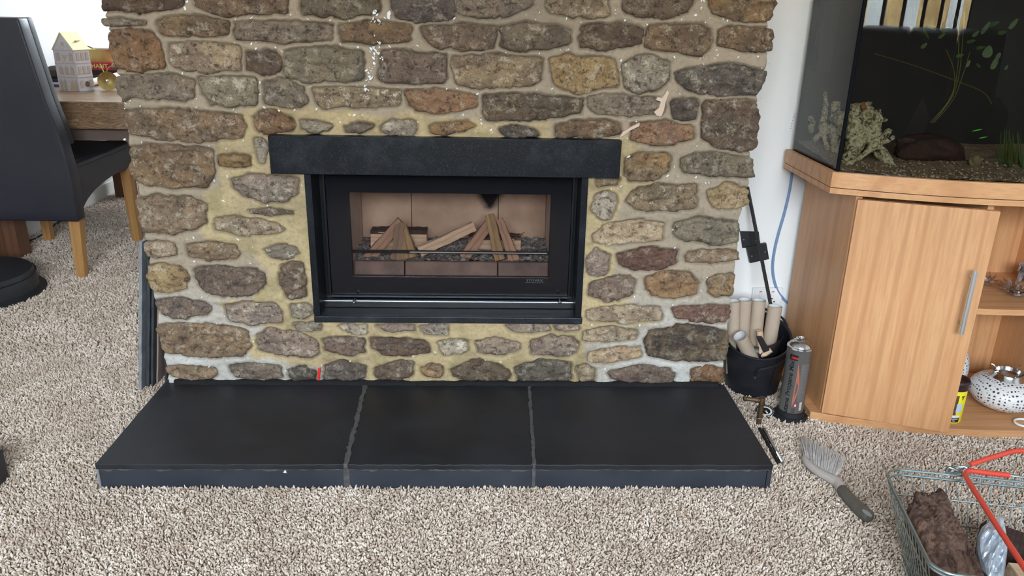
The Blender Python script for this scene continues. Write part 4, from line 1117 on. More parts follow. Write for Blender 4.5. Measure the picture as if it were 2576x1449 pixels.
# red and black book box with lettering
Yb = 2.20
q0, q1 = py(214, 188, Yb), py(300, 190, Yb); zt_ = py(250, 158, Yb)[2]; z0_ = TZ
g = G(); g.box((q0[0] - .06, Yb, z0_), (q1[0] + .05, Yb + .2, z0_ + (zt_ - z0_) * .60)); 
bb = thing('board_game_box', ((q0[0] + q1[0]) / 2, Yb, TZ), 'red topped black box with gold capitals on the far end of the table', 'box')
g.ob('black_base', M_INK, bb); g = G(); g.box((q0[0] - .062, Yb - .003, z0_ + (zt_ - z0_) * .50), (q1[0] + .052, Yb + .203, zt_)); g.ob('red_lid', simple('red_card', rgb(170, 30, 44), .5), bb)
tc = py(238, 167, Yb - .005)
text_plane('HANT', .029, (tc[0] + .024, Yb - .0045, tc[2] + .001), (1, 0, 0), (0, 0, 1), simple('gold_card_print', rgb(226, 190, 110), .5), bb, bold=.001, spacing=1.05)
# brass bowl and white dish
bz = py(250, 157, 2.3)
bw = thing('brass_planter', (bz[0], 2.33, zt_), 'small brass tub standing on the red topped box', 'planter')
cB = np.array([py(252, 150, 2.30)[0], 2.32, zt_])
g = G(); g.lathe([(0, 0), (.062, 0), (.078, .055), (.084, .057), (.084, .061), (.074, .058), (.060, .006), (0, .006)], cB, 40); g.ob('bowl', simple('satin_gold_tub', rgb(206, 190, 120), .6, .15), bw, True)
g = G(); g.tube([cB + [-.07, 0, .062], cB + [-.05, -.03, .075], cB + [-.02, -.04, .066]], .003, 8); g.ob('handle', M_OLDBRASS, bw)
g = G(); cD = cB + np.array([.055, 0, .052]); g.lathe([(0, 0), (.05, 0), (.078, .012), (.080, .018), (.074, .017), (.048, .006), (0, .006)], cD, 40)
setp(g.ob('white_dish', M_PLASTIC_W, None, True), 'shallow white dish resting on the brass tub', 'dish')
# brass bell mouth lying on the table
YT = 1.62
cbell = py(271, 206, YT)
be = thing('brass_horn', (cbell[0], YT, TZ), 'small round brass horn with curled handle lying on the table', 'horn')
axd = (_c - cbell); axd = axd / np.linalg.norm(axd); axd = axd + np.array([.15, 0, -.1]); axd /= np.linalg.norm(axd)
rb = 22.0 * (YT + 2.05) / F_PX
cbell[2] = TZ + rb * .98
g = G(); g.lathe([(.006, -.07), (.008, -.05), (.012, -.03), (.024, -.012), (rb * .9, -.002), (rb, .002), (rb * .95, .001), (.026, -.010), (.012, -.016), (0, -.018)], cbell, 40, axd); g.ob('bell', M_BRASS, be, True)
g = G(); g.lathe([(0, -.004), (.006, -.003), (.006, .002), (0, .004)], cbell - axd * .008, 16, axd); g.ob('centre_button', M_STEEL, be, True)
g = G(); g.tube(spline([cbell + [-.02, .03, rb * .6], cbell + [-.032, .03, rb * 1.4], cbell + [-.036, .035, rb * 1.7]], 8), .0022, 8); g.tube(spline([cbell + [-.012, .03, rb * .9], cbell + [0, .03, rb * 1.35], cbell + [.02, .04, rb * 1.45], cbell + [.036, .05, rb * .9]], 8), .0022, 8); g.ob('curled_wire', M_BRASS, be)
# paper tube, booklets and dark items near the tin
g = G(); a = pz(228, 208, TZ + .018); b = pz(298, 190, TZ + .018); b = a + (b - a) * .98
g.tube([a, b], .016, 18); setp(g.ob('paper_roll', simple('pale_paper', rgb(226, 208, 198), .8), None, True), 'rolled pale paper lying beside the brass horn', 'paper')
g = G(); a = pz(205, 195, TZ); g.box((a[0] - .02, a[1], TZ), (a[0] + .30, a[1] + .16, TZ + .012)); setp(g.ob('dark_book', simple('dark_book_cover', rgb(70, 54, 50), .6)), 'thin dark book under the paper roll at the table back', 'book')
a = pz(132, 222, TZ)
for i, (cl, lb, nm) in enumerate(((rgb(52, 70, 120), 'blue booklet lowest in the pile left of the house tin', 'booklet'), (rgb(214, 210, 206), 'white booklet in the middle of the pile left of the house tin', 'booklet'), (rgb(40, 44, 70), 'navy booklet topmost in the pile left of the house tin', 'booklet'))):
    g = G(); g.box((a[0] - .22, a[1] + .06 + i * .006, TZ + i * .010), (a[0] + .012 - i * .004, a[1] + .24, TZ + i * .010 + .009)); o = g.ob(nm, simple('booklet_cover_%d' % i, cl, .5)); setp(o, lb, 'booklet', 'booklets piled left of the tin')
a = pz(140, 200, TZ + .03)
bg_ = thing('dark_hat', (a[0], a[1], TZ), 'dark brown rounded bundle on the table behind the house tin', 'bundle')
g = G(); g.lathe([(0, 0), (.05, 0), (.062, .015), (.055, .04), (.03, .055), (0, .058)], (a[0] - .01, a[1] + .05, TZ + .0305), 24); g.ob('crown', simple('dark_brown_felt', rgb(64, 52, 48), .9), bg_, True)
g = G(); g.lathe([(0, -.001), (.075, -.001), (.078, .002), (0, .004)], (a[0] - .01, a[1] + .05, TZ + .0305), 24); g.ob('brim', simple('dark_felt_brim', rgb(54, 46, 44), .9), bg_, True)

# cable along the skirting
g = G(); P = [pz(52, 612), pz(75, 607), pz(95, 596), pz(108, 590), pz(135, 565), pz(160, 558)]
P = [np.array([p[0] + .02, p[1], .010]) for p in P]; g.tube(spline(P, 6), .004, 8); setp(g.ob('floor_cable', M_RUBBER), 'thin dark cable trailing along the left skirting board', 'cable')
# round black base at the left edge
cF = pz(-62, 742, 0); rF = np.linalg.norm(pz(45, 768, 0)[:2] - cF[:2])
fs = thing('pedal_bin', cF, 'low round black plastic base at the left edge below the chair', 'stand')
g = G(); g.lathe([(0, 0), (rF, 0), (rF, .012), (rF * .90, .02), (rF * .88, .075), (rF * .84, .09), (0, .096)], cF, 48); g.ob('body', M_BLACK_MATT, fs, True)
g = G(); g.lathe([(rF * .885, .070), (rF * .895, .074), (rF * .885, .078)], cF, 48); g.ob('rim_band', M_RUBBER, fs, True)
fs.name = 'round_stand'
# dark furniture corner just inside the left edge of the view
a = pz(2, 1228, 0)
g = G(); g.box((a[0] - .25, a[1] - .02, 0), (a[0] + .0, a[1] + .04, .085)); setp(g.ob('footstool', M_LEATHER_B, bevel=.006), 'black upholstered footstool edge at the left border on the carpet', 'footstool')

# ================================================================== RIGHT SIDE
TC = 1.42
def bow(x, ins=0.0, k=.125, y0=-.195):
    return y0 + ((x - TC) / .55) ** 2 * k + ins
def bow_outline(xl_, xr_, ins=0.0, yb=.262, n=28, **k):
    P = [(xl_ + (xr_ - xl_) * i / n, bow(xl_ + (xr_ - xl_) * i / n, ins, **k)) for i in range(n + 1)]
    return P + [(xr_, yb), (xl_, yb)]
def slab_poly(P, z0, z1):
    g = G(); g.prism([np.array([x, y, z0]) for x, y in P], (0, 0, z1 - z0)); return g
# ------------------------------------------------------------------ cabinet
cab = thing('aquarium_cabinet', (TC, .05, 0), 'bow fronted beech cabinet with bar handled door and open shelves under the fish tank', 'cabinet')
slab_poly(bow_outline(.905, 1.935, .012, k=.115), .001, .026).ob('plinth', M_BEECH_H, cab, bevel=.0015)
def panel(a, b, z0, z1, th, name, mat, side=1):
    a = np.array(a, float); b = np.array(b, float); d = (b - a) / np.linalg.norm(b - a); n = np.array([-d[1], d[0]]) * th * side
    g = G(); g.prism([np.r_[a, z0], np.r_[b, z0], np.r_[b + n, z0], np.r_[a + n, z0]], (0, 0, z1 - z0)); return g
CT = .640
o = panel((.932, -.078), (.936, .255), .0262, CT, .016, 's', None, -1).ob('side_panel', M_BEECH_V, cab)
o = panel((1.908, -.078), (1.904, .255), .0262, CT, .016, 's', None, 1).ob('side_panel', M_BEECH_V, cab)
panel((1.245, -.150), (1.245, .176), .0262, CT, .016, 'p', None, 1).ob('partition', M_BEECH_V, cab)
panel((1.566, -.160), (1.566, .176), .0262, CT, .016, 'p', None, -1).ob('partition', M_BEECH_V, cab)
panel((.94, .176), (1.90, .176), .0262, CT, .008, 'b', None, 1).ob('back_panel', M_BEECH_V, cab)
g = G(); P = [(1.2455, .175), (1.2455, -.128)] + [(1.2455 + (1.5655 - 1.2455) * i / 10, bow(1.2455 + (1.5655 - 1.2455) * i / 10, .062)) for i in range(11)] + [(1.5655, .175)]
slab_poly(P, .339, .355).ob('shelf', M_BEECH_H, cab)
# doors
dA, dB = np.array([.930, -.094]), np.array([1.228, -.203])
dr = panel(dA, dB, .030, .634, .016, 'd', None, 1).ob('door', M_BEECH_V, cab, bevel=.001)
dA2, dB2 = np.array([1.588, -.185]), np.array([1.908, -.094])
panel(dA2, dB2, .030, .634, .016, 'd', None, 1).ob('door', M_BEECH_V, cab, bevel=.001)
dd = (dB - dA) / np.linalg.norm(dB - dA); dn = np.array([dd[1], -dd[0]])
hb = None
def on_door(x, y, off_):
    # intersect the view line with the door plane pushed out by off_
    d = ray(x, y); P0 = np.r_[dA + dn * off_, 0]; n3 = np.r_[dn, 0]; s = ((P0 - _c) @ n3) / (d @ n3); return _c + d * s
ha, hb = on_door(2455, 681, .032), on_door(2417, 840, .032)
hx_ = (ha[:2] + hb[:2]) / 2; ha[:2] = hx_; hb[:2] = hx_
g = G(); g.tube([ha, hb], .0058, 20); hd = g.ob('handle', M_STEEL, dr, True)
for f_ in (.14, .86):
    p = ha * (1 - f_) + hb * f_; g = G(); g.tube([p, p - np.r_[dn, 0] * .032], .004, 10); g.ob('handle_post', M_STEEL, hd, True)

# ------------------------------------------------------------------ aquarium
TB = .643
aq = thing('aquarium', (TC, .05, TB), 'bow fronted glass fish tank with beech trim standing on the cabinet', 'fish tank')
slab_poly(bow_outline(.866, 1.974, .0), TB, TB + .0145).ob('lower_trim', M_BEECH_H, aq, bevel=.001)
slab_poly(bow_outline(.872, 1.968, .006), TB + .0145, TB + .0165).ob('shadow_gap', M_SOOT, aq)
def trimring(z0, z1, name):
    O = bow_outline(.866, 1.974, .0); I_ = bow_outline(.878, 1.962, .014, .256)
    n = len(O); V = [(x, y, z0) for x, y in O] + [(x, y, z0) for x, y in I_] + [(x, y, z1) for x, y in O] + [(x, y, z1) for x, y in I_]
    Fc = []
    for i in range(n):
        j = (i + 1) % n
        Fc += [(i, j, 2 * n + j, 2 * n + i), (n + i, 3 * n + i, 3 * n + j, n + j), (2 * n + i, 2 * n + j, 3 * n + j, 3 * n + i), (i, n + i, n + j, j)]
    g = G(); g.add(V, Fc); return g.ob(name, M_BEECH_H, aq)
trimring(TB + .0165, TB + .055, 'upper_trim')
TT = 1.22
trimring(TT - .03, TT + .05, 'top_trim')
slab_poly(bow_outline(.872, 1.968, .006), TT + .0495, TT + .055).ob('lid', M_BLACK_MATT, aq)
gl = G(); P = [(.880 + (1.960 - .880) * i / 40, bow(.880 + (1.960 - .880) * i / 40, .016)) for i in range(41)]
V = [(x, y, z) for z in (TB + .02, TT) for x, y in P]; gl.add(V, [(i, i + 1, 42 + i, 41 + i) for i in range(40)])
gl.ob('front_glass', M_TANKGLASS, aq, True)
for xx, nm in ((.882, 'side_glass'), (1.958, 'side_glass')):
    g = G(); yb_ = bow(.880, .017); g.add([(xx, yb_, TB + .02), (xx, .256, TB + .02), (xx, .256, TT), (xx, yb_, TT)], [(0, 1, 2, 3)]); g.ob(nm, M_TANKGLASS, aq)
for xx in (.881, 1.959):
    g = G(); y0_ = bow(.880, .016); g.tube([(xx + (.001 if xx < 1.4 else -.001), y0_, TB + .0175), (xx + (.001 if xx < 1.4 else -.001), y0_, TT)], .0052, 8); g.ob('corner_seam', M_SEAM, aq)
g = G(); g.box((.884, .250, TB + .0175), (1.956, .256, TT)); g.ob('back_panel', M_TANKBACK, aq)
# gravel bed and pebbles
n = 60; X, Yg = np.meshgrid(np.linspace(.886, 1.954, n * 2), np.linspace(-.2, .249, n))
Yg = np.maximum(Yg, bow(X, .018))
Z = TB + .056 + np.clip(Yg + .1, 0, 1) * .07 + (fbm(X * 30, Yg * 30, 71, 3) - .5) * .012
ii = np.arange(n * n * 2).reshape(n, n * 2)
o = mk('gravel_bed', np.stack([X.ravel(), Yg.ravel(), Z.ravel()], 1), np.stack([ii[:-1, :-1].ravel(), ii[:-1, 1:].ravel(), ii[1:, 1:].ravel(), ii[1:, :-1].ravel()], 1).tolist(), M_GRAVEL, aq, True); o['kind'] = 'stuff'
for c_, nm, cnt in ((M_GRAVEL, 'pebbles', 900), (simple('pale_pebble', rgb(196, 186, 164), .7), 'pale_pebbles', 260)):
    g = G()
    for i in range(cnt):
        x = random.uniform(.89, 1.5); y = bow(x, .02) + random.random() ** 1.6 * .25; r = random.uniform(.0018, .0038)
        z = TB + .056 + max(0, y + .1) * .07 + .001
        g.lathe([(0, -r * .6), (r, 0), (0, r * .8)], (x, y, z), 5)
    o = g.ob(nm, c_, aq); o['kind'] = 'stuff'
# driftwood
g = G()
def root(pts, r, k=6):
    P = []; R_ = []
    for q in pts: P.append(py(q[0], q[1], q[2])); 
    S = spline(P, k); rr = np.interp(np.linspace(0, 1, len(S)), np.linspace(0, 1, len(r)), r) * 1.75 / F_PX
    rr = rr * (1 + .5 * (np.array([float(vnoise(i * .9, len(g.v))) for i in range(len(S))]) - .5))
    g.tube(S, list(rr), 10)
root([(2150, 262, .05), (2150, 320, .05), (2138, 370, .04), (2118, 428, .02)], [17, 24, 13, 9])
root([(2180, 258, .06), (2178, 310, .06), (2165, 350, .05), (2145, 400, .03)], [14, 25, 24, 8])
root([(2205, 275, .07), (2200, 320, .06), (2190, 360, .05)], [12, 20, 22])
root([(2240, 325, .03), (2222, 345, .03), (2200, 362, .03), (2170, 392, .02), (2120, 420, -.005)], [8, 12, 14, 8, 6])
root([(2250, 342, .03), (2236, 352, .03), (2215, 360, .03)], [5, 8, 8])
root([(2200, 365, .03), (2222, 392, .02), (2240, 415, .01), (2252, 430, .0)], [14, 17, 12, 4])
root([(2232, 302, .06), (2215, 300, .06), (2195, 300, .06)], [3, 9, 12])
root([(2215, 385, .09), (2235, 400, .08), (2250, 418, .07)], [12, 13, 8])
root([(2076, 230, .19), (2077, 265, .19), (2072, 300, .18), (2068, 325, .18)], [4, 9, 10, 14])
root([(2104, 255, .16), (2100, 300, .16), (2098, 345, .15), (2100, 410, .12)], [11, 15, 12, 8])
root([(2036, 292, .22), (2042, 308, .22), (2040, 335, .22)], [6, 11, 6])
root([(2035, 375, .20), (2050, 350, .19), (2068, 335, .18), (2090, 320, .17)], [4, 8, 13, 16])
root([(2072, 330, .18), (2078, 360, .17), (2084, 395, .15), (2088, 412, .14)], [10, 8, 7, 6])
root([(2118, 350, .13), (2112, 380, .12), (2100, 425, .10)], [9, 7, 6])
root([(2100, 300, .16), (2125, 300, .11), (2150, 310, .07)], [16, 22, 24])
root([(2104, 330, .16), (2125, 330, .11), (2150, 340, .06)], [10, 16, 20])
V = np.array(g.v)
dw = g.ob('driftwood', M_DRIFT); setp(dw, 'pale mossy driftwood stump with forked roots inside the fish tank', 'driftwood')
rm = dw.modifiers.new('fuse', 'REMESH'); rm.mode = 'VOXEL'; rm.voxel_size = .0024; rm.use_smooth_shade = True
tx = bpy.data.textures.new('bark_relief', 'CLOUDS'); tx.noise_scale = .009; tx.noise_depth = 3
dp = dw.modifiers.new('relief', 'DISPLACE'); dp.texture = tx; dp.strength = .007; dp.mid_level = .55; dp.texture_coords = 'GLOBAL'
g = G(); c = py(2172, 268, .035); g.lathe([(0, -.006), (.006, -.003), (.009, .002), (.005, .006), (0, .007)], c, 9, (.3, -1, .4)); g.ob('rusty_knot', M_RUST, dw)
# rock, plants, neon fish
V = []; Fc = []
def rock(c, r, name, mat, label, cat, sd=1, sq=(1, .8, .6)):
    bm = bmesh.new(); bmesh.ops.create_icosphere(bm, subdivisions=4, radius=1)
    V = np.array([tuple(v_.co) for v_ in bm.verts]); Fc = [tuple(v_.index for v_ in f.verts) for f in bm.faces]; bm.free()
    k_ = 1 + (fbm(V[:, 0] * 2 + V[:, 2] * 1.3 + 5, V[:, 1] * 2 - V[:, 2] + 5, sd, 4) - .5) * .9
    V = V * k_[:, None] * np.array(sq) * r + np.array(c); return setp(mk(name, V, Fc, mat, None, True), label, cat)
c = py(2330, 385, .08); c[2] = TB + .085
rock(c, .075, 'rock', M_ROCK, 'low dark red rock lying on the tank gravel right of the driftwood', 'rock', 3, (1.3, .7, .55))
c = py(2453, 405, .0); rock(c, .014, 'rock', simple('pale_stone', rgb(120, 112, 84), .8), 'small pale round stone half way along the tank gravel', 'rock', 5, (1, .8, 1))
pl_ = thing('water_plant', py(2360, 420, .12), 'tall stalked water plant with dark leaves behind the tank glass', 'plant')
g = G()
for pts in ([(2340, 308), (2385, 255), (2405, 200), (2412, 110), (2405, 40)], [(2344, 310), (2392, 250), (2412, 190), (2420, 120), (2426, 30)], [(2348, 306), (2395, 240), (2400, 180), (2380, 125)], [(2350, 308), (2398, 250), (2425, 180), (2440, 130)], [(2200, 135), (2300, 165), (2390, 198), (2470, 230), (2495, 262)]):
    g.tube(spline([py(x, y, .13) for x, y in pts], 6), .0011, 6)
g.ob('stalk', M_STALK, pl_)
def leafset(pts, par, Y=.12, mat=None):
    for (x, y, L, w, a) in pts:
        c = py(x, y, Y); u = np.array([math.cos(a), 0, math.sin(a)]); v_ = np.array([-math.sin(a), .4, math.cos(a)])
        L_, w_ = L * 2.1 / F_PX, w * 2.1 / F_PX
        P = []; 
        for i in range(12):
            q = 2 * math.pi * i / 12; P.append(c + u * math.cos(q) * L_ / 2 + v_ * math.sin(q) * w_ / 2 * (1 - .3 * math.cos(q)))
        g = G(); g.prism(P, (0, .001, 0)); g.ob('leaf', mat or M_PLANT, par)
leafset([(2485, 130, 30, 20, 1.5), (2503, 158, 34, 12, 1.3), (2512, 140, 16, 9, 1.2), (2521, 82, 22, 10, .2), (2462, 165, 16, 7, -.6), (2436, 160, 18, 7, 1.3), (2443, 104, 22, 8, .3), (2480, 70, 34, 9, 1.1), (2500, 60, 30, 9, .4), (2532, 170, 12, 6, 1.2), (2330, 85, 30, 8, -.9), (2345, 70, 26, 8, -.4), (2300, 70, 26, 8, -.2), (2325, 115, 18, 8, .8), (2380, 75, 22, 9, .5), (2455, 85, 20, 8, .8), (2415, 140, 20, 8, .3), (2467, 120, 22, 8, .2), (2370, 90, 20, 7, .7), (2550, 60, 30, 10, 1.0)], pl_)
gp = thing('grass_plant', py(2545, 455, .02), 'clump of upright grassy water plants at the right end of the tank', 'plant')
for i in range(34):
    x0_ = random.uniform(2512, 2576); y0_ = 445 + random.uniform(-4, 8); hgt_ = random.uniform(50, 120); sw = random.uniform(-14, 10)
    Yq = random.uniform(-.02, .10)
    A = [py(x0_, y0_, Yq), py(x0_ + sw * .3, y0_ - hgt_ * .5, Yq), py(x0_ + sw, y0_ - hgt_, Yq)]
    g = G(); g.tube(spline(A, 4), [.0022, .0024, .002, .002, .0018, .0016, .0012, .001, .0005], 5); g.ob('blade', M_PLANT if random.random() < .6 else M_STALK, gp)
for (a, b) in (((2446, 330), (2471, 325)), ((2462, 348), (2484, 344))):
    A, B = py(*a, -.05), py(*b, -.05); P = [A + (B - A) * t_ for t_ in (0, .2, .5, .8, 1)]
    g = G(); g.tube(P, [.0005, .0013, .0016, .0011, .0003], 8)
    V_, F_ = g.v, g.f; o = g.ob('neon_fish', M_FISH); setp(o, 'upper tiny bright green fish in the middle of the tank' if a[1] < 340 else 'lower tiny bright green fish in the middle of the tank', 'fish')
M_FISH.node_tree.nodes['Principled BSDF'].inputs['Roughness'].default_value = .2
# suction cup thermometer strip on the side glass and pump
g = G()
for i in range(12):
    a = px(2001 + i * -2.0, 285 + i * 6.3, .8795); g.box((.8785, a[1] - .005, a[2] - .001), (.8795, a[1] + .005, a[2] + .001))
g.ob('thermometer_marks', M_WHITEINK, aq)
g = G(); g.box((.90, .21, .92), (.94, .248, 1.15)); setp(g.ob('filter_box', M_BLACK_MATT), 'dark filter box in the back corner of the tank', 'filter')

# ------------------------------------------------------------------ wall things in the alcove
YA = YW - .001
def wall_q(pts, th, name, mat, label=None, cat=None, parent=None, Y=YA):
    g = G(); g.prism([py(x, y, Y - th) for x, y in pts], (0, th, 0)); o = g.ob(name, mat, parent)
    if label: setp(o, label, cat)
    return o
p1_ = wall_q([(1862, 582), (1909, 583), (1913, 622), (1868, 624)], .004, 'steel_plate', M_BLACK_MATT, 'upper square black metal plate on the white wall behind the leaning rod', 'plate')
p2_ = wall_q([(1878, 622), (1928, 612), (1935, 652), (1887, 662)], .012, 'steel_plate', M_BLACK_MATT, 'lower tilted black metal plate on the white wall behind the leaning rod', 'plate')
for (x, y, pr, th) in ((1871, 603, p1_, .006), (1901, 605, p1_, .006), (1891, 644, p2_, .014), (1924, 634, p2_, .014)):
    c = py(x, y, YA - th - .001); g = G(); g.lathe([(0, 0), (.0028, 0), (.0022, .002), (0, .0025)], c, 10, (0, -1, 0)); g.ob('screw', M_CHROME, pr, True)
so = thing('wall_socket', py(1928, 745, YA), 'white double wall socket with a switch behind the cardboard tubes', 'socket')
g = G(); a = py(1893, 722, YA); b = py(1961, 772, YA); g.box((a[0], YA - .009, b[2]), (b[0], YA, a[2])); g.ob('faceplate', M_PLASTIC_W, so, bevel=.002)
for x in (1913, 1944):
    c = py(x, 738, YA - .010); g = G(); g.box((c[0] - .005, YA - .0125, c[2] - .009), (c[0] + .005, YA - .008, c[2] + .009)); sw_ = g.ob('rocker_switch', M_PLASTIC_W, so, bevel=.001)
    g = G(); g.box((c[0] - .0035, YA - .0128, c[2] + .005), (c[0] + .0035, YA - .0122, c[2] + .0075)); g.ob('red_mark', M_REDINK, sw_)
    for dx_, dz_ in ((-.008, -.028), (.008, -.028), (0, -.018)):
        g = G(); g.box((c[0] + dx_ - .0022, YA - .0096, c[2] + dz_ - .002), (c[0] + dx_ + .0022, YA - .0088, c[2] + dz_ + .002)); g.ob('pin_hole', M_INK, so)
g = G(); P = [py(x, y, YA - .006) for x, y in ((1993, 425), (1988, 470), (1975, 530), (1958, 590), (1947, 640), (1944, 680), (1952, 720), (1968, 748), (1985, 765))]
g.tube(spline(P, 6), .0038, 10); setp(g.ob('blue_cable', M_BLUECABLE, None, True), 'pale blue cable hanging down the white wall beside the tank cabinet', 'cable')
# leaning rod
r0, r1 = py(1880, 470, .265), py(1939, 768, .155)
r1b = r1 + (r1 - r0) * .35
g = G(); dx_ = np.array([.0045, 0, 0]); g.tube([r0, r1b], .0055, 4); setp(g.ob('leaning_rod', simple('dark_rod', rgb(46, 46, 46), .5)), 'thin dark square rod leaning from the scuttle up to the wall corner', 'rod')

# ------------------------------------------------------------------ coal scuttle with tubes
BC = np.array([.803, .118, 0]); 
sc_ = thing('coal_scuttle', BC, 'black metal coal scuttle with slanted rim standing beside the hearth corner', 'scuttle')
def rimz(q, r): return .168 + (r * math.sin(q)) * .38 + r * math.cos(q) * .08
n = 48; V = []; Fc = []; rows = 26
prof_r = lambda f_: .076 + .019 * f_ ** 1.1
for i in range(rows + 1):
    f_ = i / rows
    for k in range(n):
        q = 2 * math.pi * k / n; r = prof_r(f_)
        for (bz_, bw_) in ((.18, .012), (.28, .012), (.68, .012)):
            r += .0022 * math.exp(-((f_ - bz_) / bw_) ** 2)
        V.append(BC + [r * math.cos(q), r * math.sin(q), f_ * rimz(q, r) + .004])
for i in range(rows + 1):
    f_ = 1 - i / rows
    for k in range(n):
        q = 2 * math.pi * k / n; r = prof_r(f_) - .0025; V.append(BC + [r * math.cos(q), r * math.sin(q), f_ * rimz(q, r) + .006])
R_ = 2 * (rows + 1)
for i in range(R_ - 1):
    for k in range(n): Fc.append((i * n + k, i * n + (k + 1) % n, (i + 1) * n + (k + 1) % n, (i + 1) * n + k))
Fc.append(tuple(range(n))[::-1]); Fc.append(tuple((R_ - 1) * n + k for k in range(n)))
mkr('body', V, Fc, M_SCUTTLE, sc_, True)
g = G(); g.tube([BC + [.0955 * math.cos(2 * math.pi * k / 48), .0955 * math.sin(2 * math.pi * k / 48), rimz(2 * math.pi * k / 48, .0955) + .004] for k in range(48)], .0032, 8, closed=True); g.ob('rolled_rim', M_SCUTTLE, sc_, True)
# inner lip plate and handle
def onb(q, f_, off_=.003):
    q = math.radians(q); r = prof_r(f_) + off_; return BC + [r * math.cos(q), r * math.sin(q), f_ * rimz(q, r) + .004]
g = G(); g.tube(spline([onb(-104, .70, .006), onb(-100, .78, .008), onb(-86, .83, .008), onb(-70, .86, .007), onb(-50, .90, .006), onb(-25, .92, .006)], 6), .0038, 8); g.tube([onb(-104, .70, .006), onb(-106, .60, .005)], .0038, 8); hdl = g.ob('handle', M_SCUTTLE, sc_, True)
g = G(); g.lathe([(0, 0), (.004, 0), (.003, .002), (0, .003)], onb(-106, .52, .002), 12, onb(-106, .5, 1) - onb(-106, .5, 0)); g.ob('rivet', M_CHROME, hdl, True)
g = G(); g.tube([onb(-68, .05, .0008), onb(-68, .97, .0008)], .0012, 6); g.ob('seam', M_SCUTTLE, sc_)
n = 24; V = []; Fc = []
for i in range(n + 1):
    q = math.radians(-150 + 130 * i / n); a_ = BC + [.070 * math.cos(q), .060 * math.sin(q) + .012, .10]; b_2 = BC + [.080 * math.cos(q), .066 * math.sin(q) + .016, rimz(q, .08) + .012 + .006 * math.sin(i / n * 3.14)]
    V += [a_, b_2]
Fc = [(2 * i, 2 * i + 2, 2 * i + 3, 2 * i + 1) for i in range(n)]
o = mkr('inner_lip', V, Fc, M_SCUTTLE, sc_, True); s_ = o.modifiers.new('thick', 'SOLIDIFY'); s_.thickness = .002
g = G(); g.tube(spline([onb(15, .99, .004), onb(30, 1.02, .008), onb(50, 1.03, .009), onb(75, 1.03, .008), onb(100, 1.02, .004)], 8), .0035, 8); g.ob('bail_handle', M_SCUTTLE, sc_, True)

def tube_card(top, bot, r, label):
    top = np.array(top, float); bot = np.array(bot, float); ax = top - bot; L = np.linalg.norm(ax)
    root_ = thing('cardboard_tube', bot, label, 'tube', 'cardboard tubes stood in the scuttle')
    g = G(); g.lathe([(r - .0012, 0), (r, 0), (r, L), (r - .0012, L)], bot, 32, ax); g.ob('outer_wall', M_CARD, root_, True)
    g = G(); g.lathe([(r - .0013, L - .0003), (r - .0013, 0)], bot, 32, ax); g.ob('lining', M_CARD_IN, root_, True)
def tp(x, y, Y): return py(x, y, Y)
tube_card(tp(1845, 757, .125), [.740, .115, .05], .0195, 'leftmost upright cardboard tube half hidden behind the stones')
tube_card(tp(1874, 753, .135), [.768, .130, .05], .0195, 'second upright cardboard tube from the left in the scuttle')
tube_card(tp(1909, 755, .135), [.800, .118, .05], .0200, 'third upright cardboard tube, just left of the leaning rod')
tube_card(tp(1950, 770, .125), [.836, .112, .05], .0205, 'tallest upright cardboard tube at the right side of the scuttle')
tube_card(tp(1862, 845, .050), [.800, .085, .080], .0200, 'short cardboard tube tipped over towards the left rim of the scuttle')
a, b = tp(1911, 835, .06), tp(1935, 895, .07)
wt = thing('wooden_tool', b, 'small wooden handled tool with black clamp among the cardboard tubes', 'tool')
g = G(); g.tube([tp(1911, 832, .075), tp(1914, 880, .075), np.array([.79, .09, .10])], .0095, 12); g.ob('handle', M_LOG_PALE, wt, True)
g = G(); g.tube([tp(1940, 880, .07), tp(1925, 890, .07), np.array([.80, .08, .12])], .008, 10); g.ob('wooden_block', M_LOG_PALE, wt, True)
g = G(); A = [tp(1905, 850, .055), tp(1918, 848, .055), tp(1937, 882, .055), tp(1922, 888, .055)]; g.prism(A, (0, .012, 0)); g.ob('clamp', M_RUBBER, wt, bevel=.002)

# ------------------------------------------------------------------ gas canister
cb = pz(1986, 1047, 0); ctop = py(2015, 850, cb[1])
CH = ctop[2] ; cr = .0335
can = thing('gas_canister', cb, 'silver grey butane and propane gas canister on a round black stand', 'canister')
g = G(); g.lathe([(0, .001), (.050, .001), (.052, .004), (.046, .009), (.038, .012), (.037, .024), (.034, .026), (0, .026)], cb, 40); g.ob('round_stand', M_RUBBER, can, True)
zt2 = CH - .028
g = G(); g.lathe([(0, .010), (cr - .001, .010), (cr, .014), (cr, zt2), (cr + .001, zt2 + .002)], cb, 48); g.ob('body', M_CAN, can, True)
g = G(); g.lathe([(cr + .0005, zt2), (cr + .002, zt2 + .002), (cr + .001, zt2 + .006), (cr - .002, zt2 + .007), (cr - .005, zt2 + .014), (.018, zt2 + .021), (.0135, zt2 + .023), (.014, zt2 + .027), (.011, zt2 + .028), (.009, zt2 + .024), (0, zt2 + .023)], cb, 48); g.ob('domed_top', M_CHROME, can, True)
g = G(); g.lathe([(0, 0), (.004, 0), (.004, .006), (.002, .008), (0, .008)], cb + [0, 0, zt2 + .021], 16); g.ob('valve', M_STEEL, can, True)
cdir = math.atan2(_c[1] - cb[1], _c[0] - cb[0])
